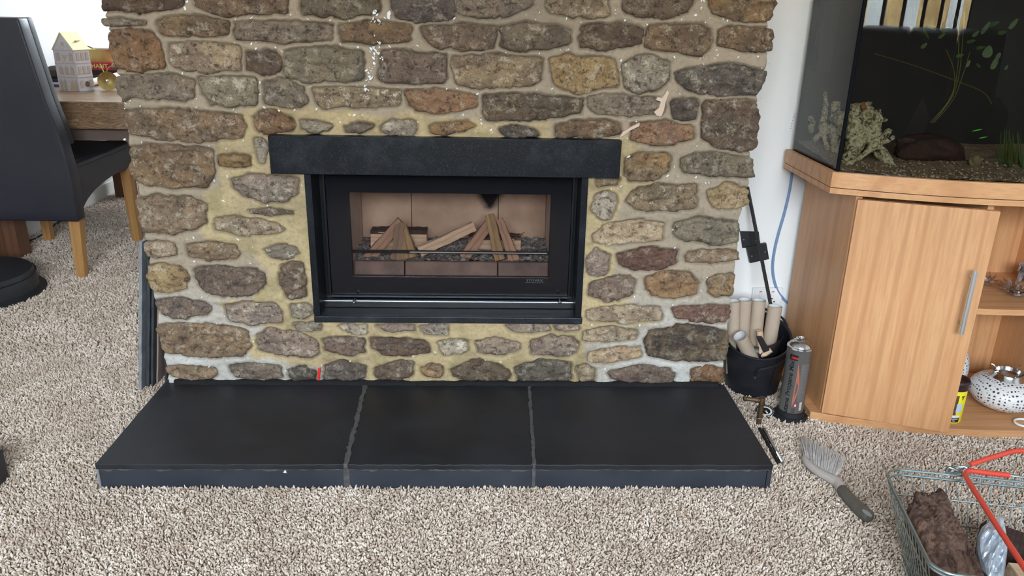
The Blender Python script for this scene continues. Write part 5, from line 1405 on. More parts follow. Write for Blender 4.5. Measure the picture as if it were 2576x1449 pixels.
def wrap_can(V, Fc, q0, z0, rr, mat, name, parent=None, rot=False, cen=None, tilt=0):
    """flat x,y print -> wrapped round the cylinder; rot turns the print to run up the can"""
    cen = cb if cen is None else cen
    V = np.array(V); x = -V[:, 1] if rot else V[:, 0]; y = V[:, 0] if rot else V[:, 1]
    q = q0 + x / rr; R2 = rr + .0003 + V[:, 2]
    W = np.stack([cen[0] + R2 * np.cos(q), cen[1] + R2 * np.sin(q), z0 + y], 1)
    return mk(name, W, Fc, mat, parent if parent is not None else can)
def patchgrid(x0, x1, y0, y1, n=10, m_=4):
    X, Y = np.meshgrid(np.linspace(x0, x1, n + 1), np.linspace(y0, y1, m_ + 1)); i = np.arange((n + 1) * (m_ + 1)).reshape(m_ + 1, n + 1)
    return np.stack([X.ravel(), Y.ravel(), X.ravel() * 0], 1), np.stack([i[:-1, :-1].ravel(), i[:-1, 1:].ravel(), i[1:, 1:].ravel(), i[1:, :-1].ravel()], 1).tolist()
V_, F_ = patchgrid(.000, .026, -.055, .060); wrap_can(V_, F_, cdir + .35, zt2 * .55, cr, M_CAN_D, 'text_panel')
for k in range(5):
    V_, F_ = patchgrid(.001, .025, -.0004, .0004, 6, 1); wrap_can(V_, F_, cdir + .35, zt2 * (.32 + .11 * k), cr + .0003, M_GREYINK, 'text_rule')
V_, F_ = text_mesh('Butane Propane Mix', .0185, .0001, .0003); wrap_can(V_ * [1.12, 1, 1], F_, cdir - .42, zt2 * .46, cr, M_INK, 'lettering', rot=True)
V_, F_ = patchgrid(-.014, .010, -.008, .008); wrap_can(V_, F_, cdir - .30, zt2 - .020, cr, M_INK, 'logo_oval')
V_, F_ = text_mesh('dem', .011, .0001, .0003); wrap_can(V_, F_, cdir - .28, zt2 - .020, cr + .0006, M_REDINK, 'lettering')
nfl = 14; V_ = []; F_ = []
for i in range(nfl + 1):
    t_ = i / nfl; wd_ = .007 * math.sin(math.pi * t_) ** .8 * (1 - .5 * t_); cx__ = .006 * math.sin(t_ * 3)
    V_ += [(cx__ - wd_, -.07 + .13 * t_, 0), (cx__ + wd_, -.07 + .13 * t_, 0)]
    if i: b_3 = 2 * i; F_.append((b_3 - 2, b_3 - 1, b_3 + 1, b_3))
wrap_can(V_, F_, cdir + .03, zt2 * .55, cr, M_ORANGE, 'flame_print')
V_, F_ = [(-.007, 0, 0), (0, -.007, 0), (.007, 0, 0), (0, .007, 0)], [(0, 1, 2, 3)]; wrap_can(V_, F_, cdir + .30, .052, cr, M_REDINK, 'hazard_diamond')
V_, F_ = [(-.0025, -.003, 0), (.0025, -.003, 0), (.002, .001, 0), (0, .004, 0), (-.002, .001, 0)], [(0, 1, 2, 3, 4)]; wrap_can(V_, F_, cdir + .30, .052, cr + .0003, M_WHITEINK, 'flame_symbol')
V_, F_ = patchgrid(-.004, .012, -.0006, .0006, 6, 1); wrap_can(V_, F_, cdir + .45, .066, cr, M_INK, 'text_rule')
for k in range(4):
    V_, F_ = patchgrid(-.006, .004, -.0006, .0006, 4, 1); wrap_can(V_, F_, cdir + .22, .041 - k * .0035, cr, M_INK, 'small_print')
V_, F_ = patchgrid(-.004, .004, -.012, .012, 4, 2); wrap_can(V_, F_, cdir + .78, .048, cr, M_WHITEINK, 'barcode_panel')
for k in range(8):
    V_, F_ = patchgrid(-.0035, .0035, -.0005, .0005, 3, 1); wrap_can(V_, F_, cdir + .78, .038 + k * .0028, cr + .0003, M_INK, 'barcode_bar')

# ------------------------------------------------------------------ pressure gauge, valve, rod by the hearth
gc = pz(1925, 1038, 0.004)
ga = thing('pressure_gauge', gc, 'small round black dial gauge lying face up on the carpet', 'gauge')
ax = np.array([-.1, -.25, 1.0])
g = G(); g.lathe([(0, 0), (.027, 0), (.0275, .004), (.0255, .007), (.0245, .0065), (0, .0062)], gc, 40, ax); g.ob('case', M_INK, ga, True)
axn = ax / np.linalg.norm(ax)
g = G(); g.lathe([(.0135, .0066), (.0185, .0066)], gc, 40, ax); g.ob('white_ring', M_WHITEINK, ga)
g = G()
u_ = np.cross(axn, [0, 1, 0]); u_ /= np.linalg.norm(u_); w_ = np.cross(axn, u_)
for k in range(24):
    q = k * math.pi * 2 / 24; c = gc + axn * .0067; r0_, r1_ = .0205, .0235
    d_1 = u_ * math.cos(q) + w_ * math.sin(q); t1 = np.cross(axn, d_1) * .0007
    g.prism([c + d_1 * r0_ - t1, c + d_1 * r1_ - t1, c + d_1 * r1_ + t1, c + d_1 * r0_ + t1], axn * .0002)
g.ob('scale_marks', M_WHITEINK, ga)
g = G(); g.lathe([(0, .006), (.0045, .006), (.004, .010), (0, .011)], gc, 16, ax); g.ob('hub', M_OLDBRASS, ga, True)
g = G(); g.prism([gc + axn * .0095 + u_ * .003, gc + axn * .0095 - u_ * .003, gc + axn * .0095 + w_ * .018], axn * .0006); g.ob('needle', M_WHITEINK, ga)
vb = pz(1908, 1068, 0)
va = thing('gas_tap', vb, 'dull brass tap pipe standing up beside the right end of the hearth', 'tap')
vt = py(1906, 1000, vb[1]); vt[2] = max(vt[2], .05)
g = G(); g.tube([vb + [0, 0, -.003], [vb[0], vb[1], vt[2]]], .0072, 16); g.ob('upright_pipe', M_OLDBRASS, va, True)
g = G(); vz = vt[2] - .008; e = py(1872, 998, vb[1]); ex2 = e[0]
g.tube([(vb[0], vb[1], vz), (vb[0] - .010, vb[1], vz), (ex2, vb[1] + .003, vz + .003)], .0058, 14); g.lathe([(.0075, -.003), (.0085, 0), (.0075, .003)], (vb[0] - .015, vb[1], vz), 14, (1, 0, 0)); g.lathe([(.0055, -.003), (.0072, 0), (.0055, .003)], (ex2 + .004, vb[1] + .002, vz + .003), 14, (1, 0, 0)); g.lathe([(0, .009), (.0085, .009), (.0092, 0), (.0085, -.010), (0, -.010)], (vb[0], vb[1], vz), 16); g.ob('elbow', M_OLDBRASS, va, True)
g = G(); g.lathe([(.0078, -.0012), (.0086, 0), (.0078, .0012)], (vb[0], vb[1], .022), 16); g.ob('silver_ring', M_CHROME, va, True)
a, b = pz(1915, 1078, .010), pz(1963, 1166, .008)
tr_ = thing('screw_rod', (a + b) / 2 * [1, 1, 0], 'dark and chrome threaded rod lying along the right end of the hearth', 'rod')
d_1 = (b - a); L = np.linalg.norm(d_1); d_1 /= L
side = np.array([.006, .001, 0])
g = G(); g.tube([a - side * .8, b - side * .8 - d_1 * .002], .0045, 8); g.ob('dark_bar', M_RUBBER, tr_, True)
g = G(); g.tube([a + side + d_1 * .004, a + side + d_1 * L * .72], .0048, 12); g.ob('chrome_shank', M_CHROME, tr_, True)
g = G(); pr_ = []
for i in range(18):
    pr_ += [(.0034, L * .72 + i * L * .28 / 18), (.0052, L * .72 + (i + .5) * L * .28 / 18)]
g.lathe([(0, L * .715)] + pr_ + [(0, L)], a + side, 14, d_1); g.ob('thread', M_CHROME, tr_, True)

# ------------------------------------------------------------------ hand brush
br = thing('hand_brush', pz(2100, 1220, 0), 'grey bristled hand brush with cloudy stock and dark grey grip lying on the carpet', 'brush')
g = G(); P = [pz(x, y, .018) for x, y in ((2022, 1150), (2034, 1168), (2060, 1188), (2088, 1203), (2106, 1214), (2118, 1232), (2126, 1242))]
S = spline(P, 5); g.tube(S, list(np.interp(np.linspace(0, 1, len(S)), [0, .1, .45, .62, .8, 1], [.006, .009, .011, .013, .012, .010])), 12); g.ob('stock', M_CLEARPLA, br, True)
g = G(); P = [pz(x, y, .018) for x, y in ((2117, 1229), (2130, 1247), (2148, 1266), (2168, 1286), (2184, 1299), (2190, 1304))]
S = spline(P, 5); g.tube(S, list(np.interp(np.linspace(0, 1, len(S)), [0, .05, .3, .6, .8, .93, 1], [.010, .0135, .0145, .0155, .0155, .011, .004])), 14); gr = g.ob('grip', M_GREYGRIP, br, True)
g = G(); c = pz(2181, 1291, .032); a_ = (P[-1] - P[-3]); a_ /= np.linalg.norm(a_); b_ = np.array([-a_[1], a_[0], 0])
g.prism([c + a_ * .014 * math.cos(q) + b_ * .006 * math.sin(q) for q in np.linspace(0, 6.283, 17)[:-1]], (0, 0, .001)); g.ob('hang_hole', simple('pale_grip_end', rgb(150, 152, 154), .5), gr)
g = G()
for i in range(950):
    t_ = random.random(); s_ = random.random()
    base_ = np.array([2026 + 76 * t_, 1152 + 50 * t_ - 6 * math.sin(t_ * 3.14) + 6 * math.sin(t_ * 3.14)])
    tip = np.array([2018 + 104 * t_ ** 1.05, 1104 + 6 * t_ + 42 * t_ ** 1.4])
    za, zb_ = .012 + .012 * s_, .006 + .030 * s_
    A = pz(base_[0] + random.uniform(-3, 3), base_[1] + random.uniform(-3, 3), za); B = pz(tip[0] + random.uniform(-5, 5), tip[1] + random.uniform(-5, 7), zb_)
    m2 = (A + B) / 2 + np.array([random.uniform(-.002, .002), 0, .001])
    g.tube([A, m2, B], [.0008, .0007, .00045], 3, caps=False)
o = g.ob('bristles', M_BRISTLE, br); o['kind'] = 'stuff'

# ------------------------------------------------------------------ open shelf things
SZ, FZ = .355, .026
def petal(c, d, up, L, w, mat, par, th=.0035):
    d = np.array(d, float); up = np.array(up, float); s = np.cross(d, up); s /= np.linalg.norm(s)
    V = [c, c + d * L * .5 + s * w / 2, c + d * L, c + d * L * .5 - s * w / 2, c + d * L * .45 + up * th, c + d * L * .45 - up * th]
    g = G(); g.add(V, [(0, 1, 4), (1, 2, 4), (2, 3, 4), (3, 0, 4), (1, 0, 5), (2, 1, 5), (3, 2, 5), (0, 3, 5)]); return g.ob('petal', mat, par)
lc = np.array([*pz(2556, 742, SZ)[:2], SZ]); lc[0] += .0; 
lt = thing('crystal_lotus', lc, 'large cut crystal lotus flower candle holder on the upper shelf', 'ornament')
g = G(); g.lathe([(0, .001), (.022, .001), (.026, .006), (.020, .012), (.012, .010), (0, .008)], lc, 12); g.ob('base', M_CRYSTAL, lt)
for ringn, el, L, w in ((12, .30, .052, .020), (10, .65, .048, .018), (8, 1.0, .040, .015)):
    for k in range(ringn):
        q = 2 * math.pi * (k + .3 * ringn) / ringn; d = np.array([math.cos(q) * math.cos(el), math.sin(q) * math.cos(el), math.sin(el)]); up = np.array([-math.cos(q) * math.sin(el), -math.sin(q) * math.sin(el), math.cos(el)])
        petal(lc + np.array([math.cos(q) * .012, math.sin(q) * .012, .008]), d, up, L, w, M_CRYSTAL, lt)
lc2 = np.array([*pz(2484, 716, SZ)[:2], SZ])
lt2 = thing('crystal_lotus', lc2, 'small cut crystal flower half hidden behind the cabinet door edge', 'ornament')
g = G(); g.lathe([(0, .001), (.010, .001), (.012, .004), (0, .008)], lc2, 8); g.ob('base', M_CRYSTAL, lt2)
for ringn, el, L, w in ((7, .25, .034, .013), (6, .95, .036, .013)):
    for k in range(ringn):
        q = 2 * math.pi * k / ringn; d = np.array([math.cos(q) * math.cos(el), math.sin(q) * math.cos(el), math.sin(el)]); up = np.array([-math.cos(q) * math.sin(el), -math.sin(q) * math.sin(el), math.cos(el)])
        petal(lc2 + [0, 0, .006], d, up, L, w, M_CRYSTAL, lt2)
# elephant figurine: one continuous skinned body
ec = np.array([*pz(2572, 712, SZ)[:2], SZ])
me = bpy.data.meshes.new('elephant_figurine')
S_ = .9
J = [(0, 0, .040, .019), (.020, 0, .043, .018), (-.018, 0, .046, .017), (-.034, 0, .058, .013), (-.046, 0, .056, .0065), (-.053, -.001, .064, .0045), (-.052, -.001, .078, .0036), (-.056, -.001, .088, .0030),
     (-.016, -.010, .022, .008), (-.017, -.011, .004, .0075), (-.016, .010, .022, .008), (-.017, .011, .004, .0075), (.022, -.010, .022, .008), (.022, -.011, .004, .0075), (.022, .010, .022, .008), (.022, .011, .004, .0075), (.038, 0, .040, .004), (.042, 0, .026, .002)]
E_ = [(0, 1), (0, 2), (2, 3), (3, 4), (4, 5), (5, 6), (6, 7), (2, 8), (8, 9), (2, 10), (10, 11), (1, 12), (12, 13), (1, 14), (14, 15), (1, 16), (16, 17)]
me.from_pydata([(x * S_, y * S_, z * S_) for x, y, z, r in J], E_, [])
el = bpy.data.objects.new('elephant_figurine', me); COL.objects.link(el); el.location = tuple(ec); el.rotation_euler[2] = .9
el.modifiers.new('skin', 'SKIN').use_smooth_shade = True
for i, (x, y, z, r) in enumerate(J): me.skin_vertices[0].data[i].radius = (r * S_, r * S_)
me.skin_vertices[0].data[0].use_root = True
M_ELE = simple('marbled_silver_resin', rgb(206, 206, 214), .3, .3, c2=rgb(110, 108, 116), ns=70)
me.materials.append(M_ELE)
sb = el.modifiers.new('sub', 'SUBSURF'); sb.levels = 2; sb.render_levels = 2
setp(el, 'small silver grey elephant figurine with raised trunk behind the crystal lotus', 'figurine')
for s in (-1, 1):
    P = [np.array([-.026 + .010 * math.cos(q), s * (.0135 + .006 * math.sin(q) ** 2), .056 + .013 * math.sin(q)]) * S_ for q in np.linspace(0, 6.283, 13)[:-1]]
    g = G(); g.prism(P, (0, s * .0015, 0)); em = g; o = mkr('ear', em.v, em.f, M_ELE, None); o.parent = el; o.matrix_parent_inverse = Matrix.Identity(4)
    o.location = (0, 0, 0); V0 = np.array(em.v); o.data.vertices.foreach_set('co', V0.ravel().astype(float)); o.data.update()

# burner and its taller twin
def squash(c, r, h, prof, nm, par, mat): g = G(); g.lathe(prof, c, 56); return g.ob(nm, mat, par, True)
bcx = np.array([1.468, -.045, FZ]); rB, hB_ = .090, .098
ob_ = thing('oil_burner', bcx, 'wide round white pierced ceramic burner with chrome collar on the bottom shelf', 'burner')
pr = [(0, 0)] + [(rB * math.cos(q) ** .8 if q < 1.5 else 0, hB_ / 2 + hB_ / 2 * math.sin(q)) for q in np.linspace(-1.15, 1.13, 24)]
squash(bcx, rB, hB_, pr, 'body', ob_, M_PIERCED)
rc = pr[-1][0]; zc = pr[-1][1]
g = G(); g.lathe([(rc + .004, zc - .006), (rc + .002, zc - .001), (rc - .006, zc + .006), (rc - .008, zc + .014), (rc - .005, zc + .016), (rc - .010, zc + .016), (rc - .013, zc + .006), (0, zc + .004)], bcx, 48); g.ob('chrome_collar', M_CHROME, ob_, True)
for q in (0.4, 2.5, 4.6):
    c = bcx + [(rc - .013) * math.cos(q), (rc - .013) * math.sin(q), zc + .015]; g = G(); g.tube([c, c + [.006 * math.cos(q), .006 * math.sin(q), .010], c + [.013 * math.cos(q), .013 * math.sin(q), .012]], .0022, 8); g.ob('prong', M_CHROME, ob_, True)
g = G(); c = bcx + np.array([-(rc - .013), -.01, zc + .016]); g.tube([c, c + [-.010, -.004, .008], c + [-.018, -.002, .004]], .0022, 8); g.ob('hook', M_CHROME, ob_, True)
tcx = np.array([1.352, .06, FZ])
o2 = thing('pierced_vase', tcx, 'tall egg shaped white pierced ornament behind the brown lidded tub', 'vase')
pr = [(0, 0)] + [(.060 * math.cos(q) ** .75, .075 + .078 * math.sin(q)) for q in np.linspace(-1.2, 1.45, 24)] + [(0, .153)]
squash(tcx, 0, 0, pr, 'body', o2, M_PIERCED)
g = G(); g.lathe([(0, .150), (.012, .150), (.010, .156), (0, .158)], tcx, 20); g.ob('cap', M_CHROME, o2, True)
# yellow tub of fish food
jc = np.array([1.276, -.112, FZ]); jr = .0335; jh = .122
jar = thing('food_tub', jc, 'yellow labelled tub with a dark brown lid beside the cabinet door', 'tub')
g = G(); g.lathe([(0, 0), (jr - .001, 0), (jr, .002), (jr, jh - .028), (jr - .001, jh - .026), (0, jh - .026)], jc, 40); g.ob('body', M_YELLOW, jar, True)
g = G(); g.lathe([(jr - .001, jh - .027), (jr + .002, jh - .025), (jr + .002, jh - .012), (jr + .0035, jh - .010), (jr + .0035, jh - .004), (jr + .001, jh), (jr - .006, jh), (jr - .008, jh - .004), (0, jh - .003)], jc, 40); g.ob('lid', M_BROWNLID, jar, True)
jd = math.atan2(_c[1] - jc[1], _c[0] - jc[0])
W_ = lambda V_, F_, q, z, mat, nm, k=0: wrap_can(V_, F_, q, jc[2] + z, jr + k * .0004, mat, nm, jar, cen=jc)
W_(*patchgrid(-.016, .004, -.044, .040), jd - .35, .046, M_WHITEINK, 'white_panel')
for k in range(12): W_(*patchgrid(-.013, .001, -.0006, .0006, 4, 1), jd - .35, .016 + k * .0055, M_GREYINK, 'small_print', 1)
W_(*patchgrid(-.008, .008, -.026, .034), jd + .32, .050, simple('fish_photo_print', rgb(120, 78, 50), .5, c2=rgb(70, 60, 40), ns=90), 'picture_panel')
W_(*patchgrid(-.004, .012, -.014, .012), jd + .62, .048, simple('pale_blue_print', rgb(186, 204, 224), .5), 'picture_panel', 1)
W_(*patchgrid(-.011, .020, -.005, .003), jd + .35, .022, M_WHITEINK, 'white_band', 1)
W_(*patchgrid(-.011, .020, -.008, .006), jd + .35, .012, M_INK, 'black_band', 1)
W_(*text_mesh('Complete', .0062, .0001, .0001), jd + .45, .0145, M_WHITEINK, 'lettering', 2)
W_(*text_mesh('For', .0052, .0001, .0001), jd + .52, .0085, M_WHITEINK, 'lettering', 2)
W_(*text_mesh('T', .016, .0001, .0004), jd + .88, .076, M_INK, 'lettering', 2)
W_(*text_mesh('ml', .006, .0001, .0001), jd - .22, .006, M_INK, 'lettering', 2)
# white cable loop on the plinth
c = pz(2578, 1064, FZ + .004); g = G(); g.tube([c + [.026 * math.cos(q), .022 * math.sin(q), .0] for q in np.linspace(0, 6.283, 33)[:-1]], .0032, 8, closed=True); g.tube(spline([c + [.026, 0, 0], c + [.05, .02, 0], c + [.066, .06, .0], c + [.068, .14, .01]], 6), .0028, 8); setp(g.ob('white_cable', M_PLASTIC_W, None, True), 'looped white cable on the front of the cabinet plinth', 'cable')

# ------------------------------------------------------------------ wire basket
RZ = .195
bk = thing('wire_basket', (.98, -.78, 0), 'zinc wire shopping basket with red sleeved handles on the carpet', 'basket')
BL_, BR_ = pz(2222, 1177, RZ), pz(2576, 1213, RZ)
ub_ = (BR_ - BL_) / np.linalg.norm(BR_ - BL_)
FL_ = pz(2350, 1440, RZ); uf = (FL_ - BL_); uf[2] = 0; dL = np.linalg.norm(uf); uf /= dL
Wd = .44
def rimpt(u, v_, z=RZ, ins=0.0):
    """u along the back edge, v towards the viewer"""
    cu, cv = Wd / 2, dL / 2
    uu = cu + (u - cu) * (1 - ins / cu); vv_ = cv + (v_ - cv) * (1 - ins / cv)
    return np.array([*(BL_ + ub_ * uu + uf * vv_)[:2], z])
def rloop(z, ins, rad=.035, n=6):
    P = []
    for (cu, cv, a0) in ((rad, rad, 180), (Wd - rad, rad, 270), (Wd - rad, dL - rad, 0), (rad, dL - rad, 90)):
        for i in range(n + 1):
            q = math.radians(a0 + 90 * i / n); P.append(rimpt(cu + rad * math.cos(q), cv + rad * math.sin(q), z, ins))
    return P
g = G(); g.tube(rloop(RZ, 0), .0026, 8, closed=True); g.ob('rim_wire', M_WIRE, bk, True)
g = G(); g.tube(rloop(RZ - .010, .0035), .0026, 8, closed=True); g.ob('rim_wire', M_WIRE, bk, True)
def ins_at(z): return .058 * (1 - z / RZ)
for z in (.145, .095, .048): g = G(); g.tube(rloop(z, ins_at(z)), .0016, 6, closed=True); g.ob('hoop_wire', M_WIRE, bk, True)
g = G(); g.tube(rloop(.008, ins_at(.008)), .0024, 8, closed=True); g.ob('base_hoop', M_WIRE, bk, True)
nu, nv = 18, 14
for i in range(nu):
    u = .03 + (Wd - .06) * i / (nu - 1)
    P = [rimpt(u, 0, RZ), rimpt(u, 0, .09, ins_at(.09)), rimpt(u, 0, .008, ins_at(.008)), rimpt(u, dL, .008, ins_at(.008)), rimpt(u, dL, .09, ins_at(.09)), rimpt(u, dL, RZ)]
    g = G(); g.tube(P, .0009, 6); g.ob('upright_wire', M_WIRE, bk, True)
for i in range(nv):
    v_ = .03 + (dL - .06) * i / (nv - 1)
    P = [rimpt(0, v_, RZ), rimpt(0, v_, .09, ins_at(.09)), rimpt(0, v_, .008, ins_at(.008)), rimpt(Wd, v_, .008, ins_at(.008)), rimpt(Wd, v_, .09, ins_at(.09)), rimpt(Wd, v_, RZ)]
    g = G(); g.tube(P, .0009, 6); g.ob('upright_wire', M_WIRE, bk, True)
# handles
hk = pz(2392, 1188, RZ + .004)
A = [pz(x, y, z) for x, y, z in ((2399, 1189, RZ + .002), (2440, 1169, RZ + .012), (2490, 1152, RZ + .018), (2545, 1136, RZ + .024), (2562, 1134, RZ + .024), (2600, 1137, RZ + .024), (2700, 1150, RZ + .02))]
g = G(); g.tube([A[0] + [-.006, 0, 0], A[0], A[1]], .0022, 8); g.tube(spline([hk + [-.012, 0, 0], hk + [0, .012, .004], hk + [.014, .0, .003], hk + [.002, -.006, 0], hk + [-.012, 0, 0]], 6), .0022, 6)
g.tube(spline([pz(2385, 1186, RZ), pz(2400, 1176, RZ + .006), pz(2425, 1174, RZ + .010), pz(2432, 1182, RZ + .006), pz(2405, 1190, RZ + .004)], 5), .0022, 6)
h1 = g.ob('handle_wire', M_WIRE, bk, True)
g = G(); g.tube([A[1], A[2]] + spline(A[3:6], 6)[:] + [A[6]], .0052, 14); g.ob('red_sleeve', M_RED, h1, True)
B = [pz(x, y, z) for x, y, z in ((2539, 1196, RZ + .006), (2480, 1189, RZ + .007), (2442, 1184, RZ + .008), (2430, 1187, RZ + .009), (2429, 1199, RZ + .010), (2445, 1225, RZ + .011), (2510, 1326, RZ + .012), (2590, 1448, RZ + .012))]
g = G(); g.tube([B[0] - (B[0] - pz(2600, 1204, RZ + .006)) * 1.0, B[0]], .0024, 8); h2 = g.ob('handle_wire', M_WIRE, bk, True)
g = G(); g.tube(B[:2] + spline(B[2:6], 5) + B[6:], .0052, 14); g.ob('red_sleeve', M_RED, h2, True)

# bark covered log in the basket: displaced slab with a knot
q = [pz(2276, 1275, .150), pz(2372, 1226, .168), pz(2474, 1440, .13), pz(2372, 1470, .10)]
nu_, nv_ = 46, 90
V = []; Fc = []
U_, V2 = np.meshgrid(np.linspace(0, 1, nu_), np.linspace(0, 1, nv_))
Q = (q[0][None, None] * ((1 - U_) * (1 - V2))[..., None] + q[1][None, None] * (U_ * (1 - V2))[..., None] + q[2][None, None] * (U_ * V2)[..., None] + q[3][None, None] * ((1 - U_) * V2)[..., None])
nrm = np.cross(q[1] - q[0], q[3] - q[0]); nrm /= np.linalg.norm(nrm); nrm *= (1 if nrm[2] > 0 else -1)
ridge = np.abs(fbm(U_ * 8 + V2 * 1.5, V2 * 4, 91, 4) - .5); fine_ = fbm(U_ * 16, V2 * 30, 93, 3) - .5
kn = np.hypot((U_ - .45) * .8, (V2 - .24) * 1.5); knot = .9 * np.cos(kn * 95) * np.exp(-(kn / .13) ** 2)
edge = np.minimum(np.minimum(U_, 1 - U_) / .16, np.minimum(V2, 1 - V2) / .06).clip(0, 1)
hgt2 = (-.035 * ridge + .006 * fine_ + .0035 * knot) * edge + .012 * np.sqrt(edge) + .012 * np.sin(U_ * math.pi)
jag_ = ((fbm(U_ * 9, V2 * 0 + 3, 95, 3) - .5) * .05) * ((1 - V2) ** 6 + V2 ** 6)
T = (q[3] - q[0]) / np.linalg.norm(q[3] - q[0]); S2 = (q[1] - q[0]) / np.linalg.norm(q[1] - q[0])
sj = (fbm(V2 * 9, U_ * 0 + 8, 97, 3) - .5) * .02 * ((1 - U_) ** 6 - U_ ** 6)
TOP = Q + nrm * hgt2[..., None] + T * jag_[..., None] + S2 * sj[..., None]
BOT = Q - nrm * .050 + T * jag_[..., None] + S2 * sj[..., None] * .5
BOT = BOT * .9 + BOT.mean((0, 1)) * .1
V = np.vstack([TOP.reshape(-1, 3), BOT.reshape(-1, 3)]); ii = np.arange(nu_ * nv_).reshape(nv_, nu_); o_ = nu_ * nv_
Fc = np.stack([ii[:-1, :-1].ravel(), ii[:-1, 1:].ravel(), ii[1:, 1:].ravel(), ii[1:, :-1].ravel()], 1).tolist()
Fc += (np.stack([ii[:-1, :-1].ravel(), ii[1:, :-1].ravel(), ii[1:, 1:].ravel(), ii[:-1, 1:].ravel()], 1) + o_).tolist()
per = list(ii[0, :]) + list(ii[1:, -1]) + list(ii[-1, ::-1][1:]) + list(ii[::-1, 0][1:-1])
for i in range(len(per)): a_, b_ = per[i], per[(i + 1) % len(per)]; Fc.append([a_, b_, b_ + o_, a_ + o_])
o = mkr('bark_log', V, Fc, M_BARK, None, True); setp(o, 'rough red brown bark covered log with a round knot leaning in the wire basket', 'log')
a, b = pz(2520, 1400, .06), pz(2640, 1440, .06)
billet(a + [0, .02, 0], b, .08, .085, .08, M_BARK_D, 'dark firewood block at the right side of the wire basket', 'firewood_log', group='firewood in the basket')
billet(pz(2545, 1462, .10), pz(2640, 1470, .10), .05, .05, .05, M_LOG_PALE, 'pale firewood end in the bottom right corner of the basket', 'firewood_log', group='firewood in the basket')
a = pz(2330, 1500, .05); b = pz(2480, 1500, .05); billet(a, b, .05, .05, .05, M_BARK_D, 'dark reddish log under the large bark log in the basket', 'firewood_log', group='firewood in the basket')
# crumpled silver bag
out = [(2508, 1300), (2522, 1303), (2521, 1315), (2528, 1345), (2531, 1400), (2524, 1450), (2516, 1480), (2480, 1470), (2468, 1425), (2458, 1380), (2459, 1350), (2470, 1325), (2490, 1312)]
c0 = pz(2494, 1385, .13); n = 40; rings = 16
Pn = resample(chaikin(np.array(out, float), 1), 9)
V = []; Fc = []; m_ = len(Pn); cen = Pn.mean(0)
for r_i in range(rings + 1):
    f_ = 1 - r_i / rings
    for (x, y) in Pn:
        xx, yy = cen[0] + (x - cen[0]) * f_, cen[1] + (y - cen[1]) * f_
        zz = .10 + .0 + (1470 - yy) * .0004
        p = pz(xx, yy, zz); hh_ = .030 * math.sqrt(max(0, 1 - f_ ** 2))
        cr_ = abs(float(fbm(np.array(xx * .045 + yy * .01), np.array(yy * .022), 120, 3)) - .5) * .045
        V.append(p + np.array([0, -.3, .95]) * (hh_ - cr_ * (1 - f_ ** 4)))
V = np.array(V)
for i in range(rings):
    for k in range(m_): Fc.append((i * m_ + k, i * m_ + (k + 1) % m_, (i + 1) * m_ + (k + 1) % m_, (i + 1) * m_ + k))
nV = len(V); low = V[:m_] * 1.0; low = low.mean(0) + (low - low.mean(0)) * .8 - [0, 0, .05]
V = np.vstack([V, low]); 
for k in range(m_): Fc.append((k, nV + k, nV + (k + 1) % m_, (k + 1) % m_))
Fc.append(tuple(nV + k for k in range(m_)))
bag = mkr('plastic_bag', V, Fc, M_SILVER, None, False); setp(bag, 'crumpled silver and black plastic bag between the logs in the basket', 'bag')
g = G(); P = [pz(x, y, .10) for x, y in ((2462, 1335), (2480, 1322), (2472, 1345), (2464, 1372), (2474, 1420), (2486, 1470), (2470, 1480), (2460, 1440), (2452, 1390))]; g.prism(P, (0, 0, .015)); g.ob('black_lining', M_INK, bag)

# ------------------------------------------------------------------ sofa behind the viewer, seen only in the tank glass
sf = thing('leather_sofa', (.2, -3.1, 0), 'black leather sofa seen mirrored in the front glass of the fish tank', 'sofa')
g = G(); g.box((-1.2, -3.42, .05), (1.75, -2.62, .30)); g.ob('base', M_LEATHER_B, sf, bevel=.03)
for i in range(4):
    x0_ = -1.1 + i * .70
    g = G(); g.box((x0_ + .005, -3.05, .30), (x0_ + .695, -2.58, .44)); o = g.ob('seat_cushion', M_LEATHER_B, sf, bevel=.05, seg=4)
    g = G(); g.prism([np.array([x0_ + .006, -3.10, .40]), np.array([x0_ + .006, -2.92, .42]), np.array([x0_ + .006, -3.00, .80]), np.array([x0_ + .006, -3.10, .985]), np.array([x0_ + .006, -3.22, 1.0]), np.array([x0_ + .006, -3.34, .94]), np.array([x0_ + .006, -3.34, .30])], (.688, 0, 0)); g.ob('back_cushion', M_LEATHER_B, sf, bevel=.045, seg=4)
for x in (-1.35, 1.70):
    g = G(); g.box((x, -3.40, .05), (x + .18, -2.62, .62)); g.ob('armrest', M_LEATHER_B, sf, bevel=.05, seg=4)
g = G(); c = np.array([.66, -2.84, .44]); g.add([c + [-.12, -.05, 0], c + [.14, -.05, 0], c + [.05, 0, .21], c + [-.12, .06, 0], c + [.14, .06, 0], c + [.2, 0, .10]], [(0, 1, 2), (4, 3, 2), (3, 0, 2), (1, 5, 2), (5, 4, 2), (0, 3, 4, 1), (1, 4, 5)]); setp(g.ob('grey_cushion', simple('pale_grey_cloth', rgb(168, 164, 168), .9), bevel=.01), 'pale grey pointed cushion on the sofa mirrored in the tank glass', 'cushion')
rock((1.02, -2.80, .52), .13, 'dark_blanket', simple('dark_blanket_cloth', rgb(62, 60, 66), .9), 'rumpled dark blanket on the sofa mirrored in the tank glass', 'blanket', 9, (1.2, .8, .8))

